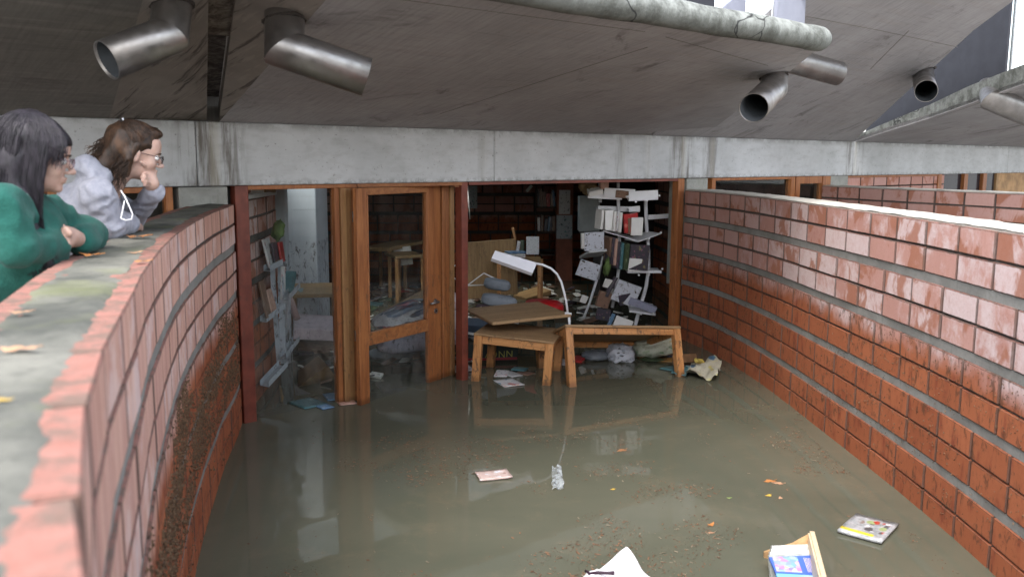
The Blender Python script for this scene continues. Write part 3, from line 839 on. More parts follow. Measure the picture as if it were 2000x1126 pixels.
spout("steel rain spout sticking out past the slab tip", (1500, 90), K2, 2.30, (1520, 112, -.1), (1638, 144, .05), 23, 0)
spout("steel rain spout with its round end facing the viewer, by the metal panel", (1803, 142), K2, 2.34, (1804, 158, -.05), (1809, 178, -.5), 19, 0)
spout("steel rain spout cut off by the picture's right side, beneath the curved slab edge", (1934, 166), K3, 2.30, (1940, 194, -.25), (2040, 236, -.15), 22, 0)
# ------------------------------------------------------------------ posts, frames, door
GW = -.03
def bx_line(mb, P, D, t0, t1, z0, z1, dep, off=0.0, bev=.004):
    """upright bar in the vertical plane through P along D: from t0 to t1, z0 to z1, dep deep, centred off behind"""
    N = V((D.y, -D.x, 0)); c = P + D * ((t0 + t1) / 2) + N * off + V((0, 0, (z0 + z1) / 2))
    return mb.box(c, (t1 - t0, dep, z1 - z0), Matrix((D, -N, V((0, 0, 1)))).transposed(), bev)
BOv = BO + BN * GW
def sg(u, v): return onw(u, v, GW)[0]
ZB = BZ0 - .003
s_l = sg(476, 600); s_j0, s_j1 = sg(656, 600), sg(697, 600); s_m = sg(902, 560); s_r = sg(1323, 500)
print("glazing s", s_l, s_j0, s_j1, s_m, s_r)
bx_line(MB(), BOv, BD, s_l - .052, s_l + .052, -1.2, ZB, .10).build("steel_post", RED_STEEL, lib)
bx_line(MB(), BOv, BD, s_m - .036, s_m + .036, -1.2, ZB, .10).build("steel_post", RED_STEEL, lib)
for a_, b_, of in ((s_r - .075, s_r + .01, 0), (s_r + .012, s_r + .075, -.035)):
    bx_line(MB(), BOv, BD, a_, b_, -1.2, ZB, .09, of).build("corner_post", WOOD_FRAME, lib)
wj_ = (s_j1 - s_j0)
for i, (a_, b_, of, m_) in enumerate(((0, .22, -.02, WOOD_FRAME), (.23, .50, .0, WOOD_PINE), (.51, .76, -.015, WOOD_PINE), (.77, 1.0, -.03, WOOD_FRAME))):
    bx_line(MB(), BOv, BD, s_j0 + wj_ * a_, s_j0 + wj_ * b_, -1.2, ZB - .03, .08, of).build("door_jamb", m_, lib)
bx_line(MB(), BOv, BD, s_l + .052, s_j1, ZB - .032, ZB, .09, -.002).build("head_rail", WOOD_FRAME, lib)
bx_line(MB(), BOv, BD, s_l + .054, s_j0 - .002, -1.0, ZB - .034, .006, -.03, 0).build("pane", GLASS, lib)
for h_ in (.52, 1.52):
    MB().tube([BOv + BD * (s_j1 - .035) + BN * .03 + V((0, 0, h_)), BOv + BD * (s_j1 - .035) + BN * .03 + V((0, 0, h_ + .09))], .009, 10).build("hinge", STEEL, lib)

# door leaf, standing a little inward of the glazing line
D0 = onz(706, 789).copy(); D0.z = 0
D1 = onz(872, 734).copy(); D1.z = 0
DD = (D1 - D0).normalized()
def ond(u, v):
    d = ray(u, v); N = V((DD.y, -DD.x, 0)); t = (D0 - EYE).dot(N) / d.dot(N); p = EYE + d * t
    return (p - D0).dot(DD), p.z
t0 = ond(697, 600)[0]; t1 = ond(716, 600)[0]; t2 = ond(833, 600)[0]; t3 = ond(858, 600)[0]; t4 = ond(863, 600)[0]; t5 = ond(886, 600)[0]
zr = [ond(775, 378)[1], ond(775, 636)[1], ond(775, 660)[1]]
print("door", t0, t1, t2, t3, t5, zr)
dz = ZB - .03
door = world_empty("timber_door", "ajar", "door", tuple(D0)) if False else None
dm = bx_line(MB(), D0, DD, t0, t1, -1.1, dz, .045).build("door", WOOD_FRAME, lib, "orange timber glazed door with steel handle")
for a_, b_, z0_, z1_ in ((t2, t3, -1.1, dz),):
    bx_line(MB(), D0, DD, a_, b_, z0_, z1_, .045).build("stile", WOOD_FRAME, dm)
WF_X = mat_wood("varnished_rail_timber", (.24, .085, .028), (.37, .15, .05), 0, .7)
bx_line(MB(), D0, DD, t1, t2, zr[0], dz, .045).build("top_rail", WF_X, dm)
bx_line(MB(), D0, DD, t1, t2, zr[2], zr[1], .045).build("mid_rail", WF_X, dm)
bx_line(MB(), D0, DD, t1 - .005, t2 + .005, zr[1], zr[0], .006, 0, 0).build("pane", GLASS, dm)
bx_line(MB(), D0, DD, t1 - .005, t2 + .005, -1.0, zr[2], .006, 0, 0).build("pane", GLASS, dm)
for (a_, b_, z0_, z1_) in ((t1, t1 + .018, zr[1], zr[0]), (t2 - .018, t2, zr[1], zr[0])):
    bx_line(MB(), D0, DD, a_, b_, z0_, z1_, .052).build("glazing_bead", WOOD_FRAME, dm)
# handle: rose, neck, lever pointing to the left; key escutcheon below
DN = V((DD.y, -DD.x, 0))
ht, hz = ond(846, 588); kt, kz = ond(847, 602)
hp = D0 + DD * ht + V((0, 0, hz)) + DN * .0235
for side, nm in ((1, "handle"), (-1, "handle")):
    q = D0 + DD * ht + V((0, 0, hz)) + DN * .0235 * side
    hb = MB().tube([q, q + DN * .008 * side], .026, 16)
    hb.tube([q, q + DN * .045 * side, q + DN * .05 * side - DD * .012, q + DN * .05 * side - DD * .125], .010, 10)
    hb.build(nm, STEEL, dm)
q = D0 + DD * kt + V((0, 0, kz - .02)) + DN * .0235
MB().tube([q, q + DN * .007], .025, 16).build("escutcheon", STEEL, dm)
MB().tube([q + DN * .007, q + DN * .010], .009, 10).build("keyhole", DARK, dm)
# the door's fixed frame on the lock side, and the narrow light beside it
bx_line(MB(), D0, DD, t4, (t4 + t5) / 2 + .01, -1.2, dz, .07, -.02).build("door_jamb", WOOD_FRAME, lib)
bx_line(MB(), D0, DD, (t4 + t5) / 2 + .012, t5 - .02, -1.2, dz, .06, .0).build("door_jamb", WOOD_PINE, lib)
MB().beam(BOv + BD * s_j1 + V((0, 0, dz + .016)), BOv + BD * s_m + V((0, 0, dz + .016)), .10, .028).build("head_rail", WF_X, lib)
pz = D0 + DD * (t5 - .02); pe = BOv + BD * (s_m - .05)
MB().beam(pz + V((0, 0, dz)), pe + V((0, 0, dz)), .05, .03).build("head_rail", WF_X, lib)
MB().beam(BOv + BD * (s_m + .05) + V((0, 0, ZB - .014)), BOv + BD * (s_r - .08) + V((0, 0, ZB - .014)), .09, .026).build("head_rail", RED_STEEL, lib)

# next bay to the right, between the two courtyard walls: concrete stub, frames, panes, closed door
ss = onw(1343, 360, 0)[0]; s1_ = onw(1384, 360, 0)[0]
_, _, STUB = mat_concrete("stub_concrete", (.24, .24, .22), (.36, .36, .33), .4, 2.5, green=.2)
MB().box(L((ss + s1_) / 2, -.14, (GZ + BZ0) / 2 - .002), (s1_ - ss, .26, BZ0 - GZ - .004), Matrix((BD, -BN, V((0, 0, 1)))).transposed(), .006).build("concrete_pier", STUB, lib)
def frame_bay(us, dark_from=None):
    for u0_, u1_, m_ in us:
        a_, b_ = onw(u0_, 365, GW)[0], onw(u1_, 365, GW)[0]
        bx_line(MB(), BOv, BD, a_, b_, GZ - .3, ZB, .09).build("frame_post", m_, lib)
frame_bay(((1385, 1392, WOOD_FRAME), (1540, 1547, WOOD_FRAME), (1549, 1557, WOOD_FRAME), (1601, 1616, WOOD_FRAME), (1826, 1833, WOOD_FRAME), (1877, 1884, WOOD_FRAME), (1914, 1921, WOOD_FRAME)))
a_, b_ = onw(1392, 365, GW)[0], onw(1540, 365, GW)[0]
bx_line(MB(), BOv, BD, a_, b_, GZ, ZB - .035, .006, -.01, 0).build("pane", GLASS, lib)
bx_line(MB(), BOv, BD, a_, b_, ZB - .033, ZB, .08, 0).build("head_rail", WOOD_FRAME, lib)
a_, b_ = onw(1557, 365, GW)[0], onw(1601, 365, GW)[0]
DARK_PANEL = mat_plain("dark_glazed_panel", (.02, .02, .028), .12)
bx_line(MB(), BOv, BD, a_, b_, 1.74, ZB, .07, 0).build("head_rail", WOOD_FRAME, lib)
bx_line(MB(), BOv, BD, a_, b_, GZ, 1.735, .02, -.02, 0).build("pane", GLASS, lib)
a_, b_ = onw(1616, 360, GW)[0], onw(1650, 360, GW)[0]
bx_line(MB(), BOv, BD, a_ + .01, b_, GZ, ZB, .25, -.08).build("concrete_pier", STUB, lib)
a_, b_ = b_ + .01, onw(1826, 360, GW)[0]
bx_line(MB(), BOv, BD, a_, b_, ZB - .03, ZB, .08, 0).build("head_rail", WOOD_FRAME, lib)
mq = MB(); bx_line(mq, BOv, BD, a_, b_, GZ, ZB - .032, .05, -.05); mq.build("wall_backing", MORTAR, lib)
for zc, k in [(WT + .135 - .155 * j, 0) for j in range(3)]:
    x = a_
    while x < b_ - .1:
        o = link("brick", _brick_me, lib); N = V((BD.y, -BD.x, 0))
        o.matrix_basis = Matrix.Translation(BO + BD * (x + BL / 2) + N * (GW - .02) + V((0, 0, zc - BH / 2 - .01)) - V((0, 0, 0))) @ Matrix.Rotation(math.atan2(BD.y, BD.x), 4, 'Z')
        x += PL
a_, b_ = onw(1833, 360, GW)[0], onw(1877, 360, GW)[0]
bx_line(MB(), BOv, BD, a_, b_, GZ, ZB, .02, -.02, 0).build("pane", DARK_PANEL, lib)
a_, b_ = onw(1884, 360, GW)[0], onw(1914, 360, GW)[0]
bx_line(MB(), BOv, BD, a_, b_, GZ, ZB, .02, -.02, 0).build("pane", DARK_PANEL, lib)
a_, b_ = onw(1921, 360, GW)[0], onw(1942, 360, GW)[0]
bx_line(MB(), BOv, BD, a_, b_, GZ, ZB, .02, -.02, 0).build("pane", DARK_PANEL, lib)
OCHRE = mat_plain("stained_plywood", (.36, .21, .095), .7, .3, scale=5)
bx_line(MB(), BOv, BD, b_ + .01, b_ + 5.0, GZ, ZB, .05, 0).build("plywood_panel", OCHRE, lib)
bx_line(MB(), BOv, BD, b_ + 5.0, 22, GZ - .1, ZB, .2, -.05).build("facade_panel", STUB, lib)

# bay to the left, behind the women
sA2 = onw(345, 385, 0)[0]; sB2 = onw(448, 385, 0)[0]
MB().box(L((sA2 + sB2) / 2, -.13, (GZ + BZ0) / 2 - .004), (sB2 - sA2 - .03, .28, BZ0 - GZ - .006), Matrix((BD, -BN, V((0, 0, 1)))).transposed(), .006).build("concrete_pier", STUB, lib)
for i in range(6):
    x_ = sA2 - .03 - i * .95
    bx_line(MB(), BOv, BD, x_ - .05, x_, GZ - .2, ZB, .09).build("frame_post", WOOD_FRAME, lib)
    bx_line(MB(), BOv, BD, x_ - .95, x_ - .052, ZB - .04, ZB, .08).build("head_rail", WOOD_FRAME, lib)
    bx_line(MB(), BOv, BD, x_ - .95, x_ - .052, GZ, ZB - .042, .006, -.01, 0).build("pane", GLASS, lib)

# ------------------------------------------------------------------ inside walls
def room_wall(name_lbl, pts, sg, zlo, phase, bricks=True, x1=None):
    cv = Curve(pts, .1); o = MB(); strip_wall(o, cv, 0, cv.len, max(2, len(pts) * 3), .012, .26, -1.2, 2.3, sg)
    w = o.build("interior_wall", MORTAR, lib, name_lbl)
    if not bricks: return w
    rows = []
    for z_, k_ in brick_rows(zlo): rows.append((z_, k_))
    for j in (1, 0): rows.append((WT + .055 + BH / 2 + j * .155, 7))
    lay(w, cv, 0, cv.len, sg, rows, phase, 0)
    return w
room_wall("brick wall running on behind the glass at the left post", [(-2.13, 6.82), (-2.17, 7.5), (-2.22, 8.1), (-2.30, 8.62)], 1, -.05, (0, .3, .5, .2))
room_wall("dark far brick wall of the flooded room", [(-6.2, 16.2), (-2.0, 16.6), (1.9, 17.0)], 1, -.05, (0, .4, .2, .6))
room_wall("brick side wall of the room by the corner post", [(2.0, 10.75), (2.3, 12.0), (2.3, 14.0), (1.9, 17.0)], -1, -.05, (0, .4, .2, .6))
room_wall("brick partition at the far side", [(-2.4, 8.9), (-4.2, 9.4), (-6.2, 12), (-6.2, 16.2)], 1, 2.2, (0,), False)
WHITE_WALL = None
def mat_white_wall():
    m = NT("white_painted_blockwork"); p = m.pos
    col = m.mix(m.step(m.noise(p, 3, 4), .3, .7), (.44, .47, .52), (.51, .54, .59))
    x = m.xyz(p)
    jz = m.math('FRACT', m.math('DIVIDE', m.math('ADD', x[2], 10.03), .155))
    jx = m.math('FRACT', m.math('DIVIDE', m.math('ADD', m.math('ADD', x[0], x[1]), 20), .295))
    j = m.math('MAXIMUM', m.step(jz, .0, .06, 1, 0), m.step(jx, .0, .03, 1, 0))
    col = m.mix(m.math('MULTIPLY', j, .16), col, (.3, .3, .32))
    col, _ = mud(m, col, 1.0, 17, 1.06, (.06, .05, .042))
    m.bump(m.math('MULTIPLY', j, -1), .4, .004)
    return m.fin(col, .6, .3)
WHITE_WALL = mat_white_wall()
MB().box((-2.45, 10.62, .6), (.34, .65, 3.38), None, .01).build("white_pillar", WHITE_WALL, lib, "white painted pillar with a muddy tide mark")
p_ = at(551, 450, 8.75)
MB().box((p_.x, 8.75, .6), (.10, .12, 3.38), None, .006).build("white_pillar", WHITE_WALL, lib, "slim white pillar at the end of the brick wall")
p_ = at(1103, 450, 14.9)
RUST = mat_plain("red_brown_column_paint", (.21, .065, .035), .6, .15)
MB().box((p_.x, 15.05, .6), (.29, .29, 3.38), None, .01).build("column", RUST, lib, "red brown column with two posters")
p_ = at(1148, 430, 12.2)
CAB = mat_plain("pale_cabinet", (.33, .36, .35), .6, .1, muddy=.6)

# outer shell of the building; partitions added to keep the other bays' glass dark
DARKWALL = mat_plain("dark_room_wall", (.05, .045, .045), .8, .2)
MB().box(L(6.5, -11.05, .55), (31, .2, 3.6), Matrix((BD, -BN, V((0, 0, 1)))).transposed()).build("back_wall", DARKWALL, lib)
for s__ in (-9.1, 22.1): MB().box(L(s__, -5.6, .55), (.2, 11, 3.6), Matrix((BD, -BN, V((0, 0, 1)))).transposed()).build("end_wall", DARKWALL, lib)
MB().box(L(-6, -3.2, .55), (5.6, .15, 3.5), Matrix((BD, -BN, V((0, 0, 1)))).transposed()).build("partition", DARKWALL, lib)  # added to block daylight showing through the left bay
MB().box(L(9.0, -3.0, .55), (9.5, .15, 3.5), Matrix((BD, -BN, V((0, 0, 1)))).transposed()).build("partition", DARKWALL, lib)  # added likewise behind the bays on the right
# ------------------------------------------------------------------ prints (flat cover art: blocks and blots of colour)
def mat_print(name, base, cols, scale=9, dirty=.4, seed=0.0, rad=.20, border=None):
    m = NT(name); p = m.vadd(m.seeded(m.gen, 5.0), (seed, seed * 1.7, 0))
    w = m.vadd(p, m.vmul(m.ncol(p, 5), (.25, .25, 0)))
    col = base
    for i, c in enumerate(cols):
        v = m.n("ShaderNodeTexVoronoi", {"Vector": m.vadd(w, (i * 3.1, i * 1.3, 0)), "Scale": scale * (.45 + .3 * i), "Randomness": 1.0})
        f = m.step(v.outputs["Distance"], rad, rad + .06, 1, 0)
        g = m.step(m.noise(m.vadd(p, (i * 2.0, 0, 0)), 2.4, 2), .45, .5)
        col = m.mix(m.math('MULTIPLY', f, m.math('MAXIMUM', g, .35)), col, c)
    fine = m.step(m.noise(m.vmul(p, (3, 1, 1)), scale * 3.5, 3, .7), .52, .6)
    col = m.mix(m.math('MULTIPLY', fine, .35), col, tuple(x * .4 for x in base))
    if border:
        x = m.xyz(m.gen)
        for ax in (0, 1):
            col = m.mix(m.step(x[ax], .03, .05, 1, 0), col, border); col = m.mix(m.step(x[ax], .95, .97, 0, 1), col, border)
    if dirty: col = m.mix(m.math('MULTIPLY', m.step(m.noise(p, 6, 5, .7), .55, .66), dirty), col, (.10, .075, .05))
    return m.fin(col, .35, .5)
PR_TEAL = mat_print("teal_cover", (.07, .18, .20), [(.30, .42, .42), (.05, .12, .16)], 6)
PR_BLUE = mat_print("blue_cover", (.13, .24, .38), [(.5, .55, .6), (.06, .1, .2)], 7)
PR_PINK = mat_print("salmon_cover", (.52, .32, .25), [(.30, .12, .10), (.65, .5, .42)], 6, .3)
PR_WHITE = mat_print("white_cover", (.62, .60, .60), [(.40, .12, .10), (.2, .22, .3)], 6, .5)
PR_DARK = mat_print("dark_cover", (.05, .045, .06), [(.22, .20, .10), (.25, .10, .16)], 6, .3)
PR_RED = mat_print("red_cover", (.45, .03, .03), [(.6, .2, .15), (.2, .02, .02)], 4, .2)
PR_GREEN = mat_print("green_cover", (.05, .08, .04), [(.2, .24, .14), (.04, .06, .03)], 5, .4)
PR_BROWN = mat_print("brown_cover", (.22, .13, .09), [(.36, .25, .17), (.1, .06, .05)], 5, .5)
PR_POSTER = mat_print("pale_blue_poster", (.34, .38, .42), [(.06, .10, .10), (.10, .25, .24), (.05, .04, .04)], 8, .1)
PR_PHOTO = mat_print("poster_of_small_pictures", (.50, .50, .50), [(.14, .14, .15), (.28, .27, .27)], 9, .1)
PR_LAND = mat_print("woodland_poster", (.20, .19, .13), [(.32, .33, .34), (.08, .09, .05), (.35, .26, .12)], 9, .2)

def fl(u, v, z=0.0): return onz(u, v, z)
def floatflat(name, label, cat, px, mat, th=.008, lift=.004, curl=0.0, group=None, page=PAPER):
    """thin thing lying on the water; px = three corners (p0, p1 along one edge, p3 along the other)"""
    p = [fl(u, v, th + lift) for u, v in px]; c = (p[1] + p[2]) / 2
    x = (p[1] - p[0]); y = (p[2] - p[0]); lx, ly = x.length, y.length
    x.normalize(); y = (y - x * y.dot(x)).normalized(); c = p[0] + x * lx / 2 + y * ly / 2
    rz = math.atan2(x.y, x.x); flip = -1 if x.cross(y).z < 0 else 1
    def fn(a, b):
        r = max(0, abs(a - .5) * 2 - .5) ** 2 * curl + curl * .3 * math.sin(b * 5 + lx * 40) * (a - .5)
        return (lx * (a - .5), ly * (b - .5) * flip, r)
    mb = MB().grid(fn, 8, 6, True, th * flip)
    o = link(name, mb.mesh(name), None, mat); o.location = c; o.rotation_euler = (0, 0, rz)
    return tag(o, label, cat, group)

def board(name, label, cat, px, Ys, th, mat, parent=None, group=None, bev=.0):
    """flat board through three sighted corners at the given depths"""
    if not isinstance(Ys, (tuple, list)): Ys = (Ys,) * 3
    p = [at(u, v, Y) for (u, v), Y in zip(px, Ys)]
    x = p[1] - p[0]; y = p[2] - p[0]; lx = x.length; x.normalize(); y = y - x * y.dot(x); ly = y.length; y.normalize(); z = x.cross(y)
    if z.dot(EYE - p[0]) < 0: z = -z; y_ = y; 
    c = p[0] + x * lx / 2 + y * ly / 2 - z * th / 2
    if z.dot(x.cross(y)) < 0:                       # keep a right-handed frame
        M = Matrix((y, x, z)).transposed(); size = (ly, lx, th)
    else:
        M = Matrix((x, y, z)).transposed(); size = (lx, ly, th)
    mb = MB().box((0, 0, 0), size, None, bev or min(.004, th * .3))
    o = link(name, mb.mesh(name), None, mat)
    W = Matrix.Translation(c) @ M.to_4x4()
    if parent is not None:
        o.parent = parent
        if parent.name in _inv: o.matrix_parent_inverse = _inv[parent.name]
        else:
            pw = parent.matrix_basis if parent.parent is None else (_inv.get(parent.parent.name, Matrix.Identity(4)) and parent.parent.matrix_basis @ parent.matrix_parent_inverse @ parent.matrix_basis)
            o.matrix_parent_inverse = pw.inverted()
    o.matrix_basis = W
    return tag(o, label, cat, group)

# ------------------------------------------------------------------ left front table
def table(label, O, X, Yv, Zv, lx, ly, h, topm, legm, lw=.055, apron=.07, topth=.022, legs=None, overl=.0):
    """O: front left corner of the top surface; X across, Yv depth, Zv up, legs h long"""
    X, Yv = V(X).normalized(), V(Yv); Yv = (Yv - X * Yv.dot(X)).normalized(); Zv = X.cross(Yv)
    M = Matrix((X, Yv, Zv)).transposed().to_4x4(); M.translation = V(O)
    base = M @ V((lx / 2, ly / 2, -h))
    t = bpy.data.objects.new("low_table", None); COL.objects.link(t); t.empty_display_size = .1
    t.matrix_world = Matrix.Translation(base) @ M.to_3x3().to_4x4()
    off = lambda x, y, z: V((x - lx / 2, y - ly / 2, z + h))
    def put(name, c, size, mat, bev=.004):
        o = link(name, MB().box(off(*c), size, None, bev).mesh(name), t, mat); return o
    put("table_top", (lx / 2, ly / 2, -topth / 2), (lx, ly, topth), topm)
    za = -topth - apron / 2 - .001
    i_ = .004
    for x_, y_ in ((lw / 2 + i_, lw / 2 + i_), (lx - lw / 2 - i_, lw / 2 + i_), (lw / 2 + i_, ly - lw / 2 - i_), (lx - lw / 2 - i_, ly - lw / 2 - i_)):
        put("leg", (x_, y_, -topth - (h - topth) / 2 - .001), (lw, lw, h - topth), legm)
    put("rail", (lx / 2, lw * .35 + i_, za), (lx - 2 * lw - 2 * i_ - .002, .022, apron), WOOD_TABLE_X)
    put("rail", (lx / 2, ly - lw * .35 - i_, za), (lx - 2 * lw - 2 * i_ - .002, .022, apron), WOOD_TABLE_X)
    put("rail", (lw * .35 + i_, ly / 2, za), (.022, ly - 2 * lw - 2 * i_ - .002, apron), legm)
    put("rail", (lx - lw * .35 - i_, ly / 2, za), (.022, ly - 2 * lw - 2 * i_ - .002, apron), legm)
    return tag(t, label, "table")
a = at(925, 650, 8.02); b = at(1082, 668, 7.86); c = at(935, 624, 8.68)
table("low orange wood table carrying a loose board, left of the two standing in water", a, b - a, c - a, None, (b - a).length, (c - a).length, 1.0, WOOD_TOP, WOOD_TABLE, .075, .075, .02)
a = at(1104, 633, 8.02); b = at(1330, 636, 8.42); c = at(1240, 664, 9.1)
a2 = V((a.x, a.y, a.z)); yv = (c - (a + b) / 2)
table("tipped orange wood table showing its underside, right of the two standing in water", a, b - a, yv, None, (b - a).length, .80, 1.0, WOOD_TOP, WOOD_TABLE, .072, .06, .026)
a, b, c = at(975, 629, 7.95), at(1114, 614, 8.25), at(917, 601, 8.75)
board("table_board", "brown loose table top lying askew on the left low table", "board", ((962, 629), (1116, 613), (915, 601)), (7.98, 8.28, 8.72), .03, WOOD_TOP, None, bev=.006)
# cloth-like peeled veneer on the front table
pv = [at(945, 640, 8.2), at(1075, 640, 8.15), at(985, 625, 8.5)]

# desk lamp clamped to the board
lamp = world_empty("desk_lamp", "white clamp desk lamp with slanted rectangular head and curved arm", "lamp", tuple(at(1108, 618, 8.3)))
LY = 8.3
arm = [at(u, v, LY) for u, v in ((1109, 612), (1106, 590), (1101, 568), (1096, 550), (1088, 535), (1076, 524), (1060, 517), (1046, 514))]
MB().tube(arm, .011, 10).build("arm", WHITE_METAL, lamp)
hA, hB, hC = at(967, 489, LY - .02), at(1049, 513, LY - .02), at(960, 504, LY - .16)
hd = MB(); x = (hB - hA).normalized(); 
q = [at(967, 489, LY), at(1049, 513, LY), at(1040, 533, LY - .06), at(960, 504, LY - .06)]
nn = (q[1] - q[0]).cross(q[3] - q[0]).normalized(); nn = -nn if nn.dot(EYE - q[0]) > 0 else nn
q2 = [p + nn * .05 for p in q]
hd.add(q + q2, [(0, 1, 2, 3), (7, 6, 5, 4), (0, 4, 5, 1), (1, 5, 6, 2), (2, 6, 7, 3), (3, 7, 4, 0)])
WHITE_CLEAN = mat_plain("white_lamp_enamel", (.76, .76, .80), .35, .03)
hd.build("lamp_shade", WHITE_CLEAN, lamp)
cl = MB().beam(at(1103, 611, LY), at(1116, 613, LY), .03, .02); cl.beam(at(1111, 612, LY - .01), at(1112, 628, LY - .01), .022, .022, V((0, 1, 0)))
cl.tube([at(1112, 626, LY - .01), at(1112, 640, LY - .01)], .012, 8); cl.build("clamp", WHITE_METAL, lamp)

# ------------------------------------------------------------------ left part of the room
board("white_shelf", "white wall shelf at the top of the left pane", "shelf", ((484, 389), (541, 380), (484, 381)), (7.0, 8.3, 7.0), .16, WHITE_METAL)
board("paper_box", "white box of papers on the top white shelf", "box", ((486, 379), (516, 379), (486, 362)), (7.3, 7.7, 7.3), .1, PAPER_CLEAN)
board("cardboard_box", "tan cardboard box on the top white shelf", "box", ((519, 378), (539, 376), (519, 362)), (7.8, 8.2, 7.8), .1, WOOD_TAN)
rk = world_empty("display_rack", "grey metal wall rack bent away from the brick wall, holding wet books", "rack", tuple(at(540, 790, 7.7)))
for pts, w_ in ((((531, 480), (534, 560), (540, 640), (545, 705)), .042), (((548, 540), (551, 600), (552, 660), (556, 700)), .052)):
    pp = [at(u, v, 7.75 - .03 * i) for i, (u, v) in enumerate(pts)]
    mb = MB()
    for a_, b_ in zip(pp, pp[1:]): mb.beam(a_, b_, w_, .012, V((0, 1, 0)))
    mb.build("upright", GREY_METAL, rk)
def bracket(u0, v0, u1, v1, Y, d=.075):
    a_, b_ = at(u0, v0, Y), at(u1, v1, Y + .25)
    mb = MB(); dn = V((.35, -.2, 0)).normalized() * d
    z = V((0, 0, 1))
    th = .003
    for p0, p1, q in ((a_, b_, dn), (a_, b_, z * .045), (a_ + dn, b_ + dn, z * .05)):
        n_ = (p1 - p0).cross(q).normalized() * th
        vs = [p0, p1, p1 + q, p0 + q]; vs = vs + [p + n_ for p in vs]
        mb.add(vs, [(0, 1, 2, 3), (7, 6, 5, 4), (0, 4, 5, 1), (1, 5, 6, 2), (2, 6, 7, 3), (3, 7, 4, 0)])
    mb.build("tray", GREY_METAL, rk)
bracket(515, 528, 540, 515, 7.5); bracket(508, 627, 545, 600, 7.45); bracket(545, 699, 572, 665, 7.6); bracket(508, 752, 545, 712, 7.3, .10); bracket(552, 585, 574, 560, 7.7)
for i, (px, Y, m_, lb) in enumerate((
    (((514, 468), (526, 464), (531, 522)), (7.5, 7.7, 7.55), PR_WHITE, "white edged book with dark cover leaning on the upper rack tray"),
    (((531, 474), (546, 470), (539, 515)), (7.6, 7.8, 7.6), PR_DARK, "dark book in the upper rack tray beside the red one"),
    (((545, 473), (552, 471), (551, 512)), (7.7, 7.85, 7.7), PR_RED, "red book in the upper rack tray under the green cap"),
    (((507, 550), (516, 546), (522, 622)), (7.4, 7.5, 7.4), PR_BROWN, "brown stained book standing in the middle rack tray"),
    (((520, 566), (530, 562), (533, 612)), (7.5, 7.6, 7.5), PR_PINK, "curled salmon booklet in the middle rack tray"),
    (((550, 520), (558, 520), (556, 585)), (7.75, 7.8, 7.75), PR_WHITE, "narrow white folder beside the teal bag"))):
    board("book", lb, "book", px, Y, .018, m_)
# teal bag and green cap
TEAL = mat_plain("teal_cloth", (.10, .20, .22), .8, .25, muddy=.5, bump=.3)
CAPG = mat_plain("green_cloth", (.10, .15, .045), .9, .25, bump=.3)
def blob(name, label, cat, c, r, mat, rot=(0, 0, 0), lump=.12, fr=3.0, n=(24, 16), sq=1.0, cut=None, group=None, seed=0):
    """soft lumpy body: a squashed, noisy superellipsoid"""
    def fn(a, b):
        th, ph = 2 * math.pi * a, math.pi * (b - .5)
        f = lambda x: math.copysign(abs(x) ** sq, x)
        v = V((f(math.cos(ph)) * f(math.cos(th)), f(math.cos(ph)) * f(math.sin(th)), f(math.sin(ph))))
        k = 1 + lump * noise.noise(v * fr + V((seed, 0, 0))) + lump * .5 * noise.noise(v * fr * 2.7 + V((seed, 5, 0)))
        # creases
        k -= lump * .5 * max(0, .25 - abs(noise.noise(v * fr * 1.3 + V((9, seed, 1))))) * 2
        return V((v.x * r[0], v.y * r[1], v.z * r[2])) * k
    me = MB().grid(fn, n[0], n[1]).mesh(name)
    o = link(name, me, None, mat); o.location = V(c); o.rotation_euler = rot
    return tag(o, label, cat, group)
bg_ = MB()
def bagfn(a, b):
    th = 2 * math.pi * a; r = .045 + .022 * b; 
    r *= 1 + .12 * math.sin(th * 3 + b * 3)
    return at(564 - 3 * (1 - b), 575 - 45 * b, 7.85) + V((math.cos(th) * r, math.sin(th) * r * .6, 0))
bg_.grid(bagfn, 18, 6); tag(bg_.build("teal_bag", TEAL), "small teal bag hanging on the rack by the white pillar", "bag")
blob("green_hat", "dark green hat hung on top of the wall rack", "hat", at(543, 450, 7.75), (.055, .06, .085), CAPG, (0, .2, 0), .35, 2.2, seed=2)
MB().tube([at(542, 432, 7.75), at(540, 405, 7.75), at(542, 372, 7.75)], .003, 5).build("cap_string", PAPER, None) if False else None
# low tan table and pale bench behind the pane
def flat_table(label, px, Ys, th, h, topm, legm, cat="table", name="low_table", legs=True):
    p = [at(u, v, Y) for (u, v), Y in zip(px, Ys)]
    t = world_empty(name, label, cat, tuple((p[1] + p[2]) / 2 - V((0, 0, h))))
    MB().slab(p[0], p[1], p[2], th, .004).build("table_top", topm, t)
    if legs:
        q = p[1] + p[2] - p[0]; c = (p[1] + p[2]) / 2
        for k in (p[0], p[1], p[2], q):
            k2 = c + (k - c) * .9
            MB().beam(k2 - V((0, 0, th + .002)), k2 - V((0, 0, h)), .05, .05, V((0, 1, 0)), .003).build("leg", legm, t)
    return t
flat_table("tan low table in front of the muddy white pillar", ((566, 575), (658, 573), (570, 553)), (9.45, 9.55, 10.15), .04, 1.4, WOOD_TAN, WOOD_PINE)
board("booklet", "small green booklet lying on the tan low table", "booklet", ((586, 570), (606, 570), (588, 562)), (9.6, 9.65, 9.85), .008, PR_TEAL)
board("bench_cushion", "pale pink bench seat tilted above the water behind the left pane", "bench", ((573, 640), (656, 644), (584, 612)), (8.75, 8.85, 9.5), .12, mat_plain("pink_laminate", (.60, .50, .54), .5, .06, muddy=.55), bev=.01)
MB_ = MB().tube([at(563, 576, 9.0), at(570, 594, 8.9), at(580, 622, 8.8)], .035, 10)
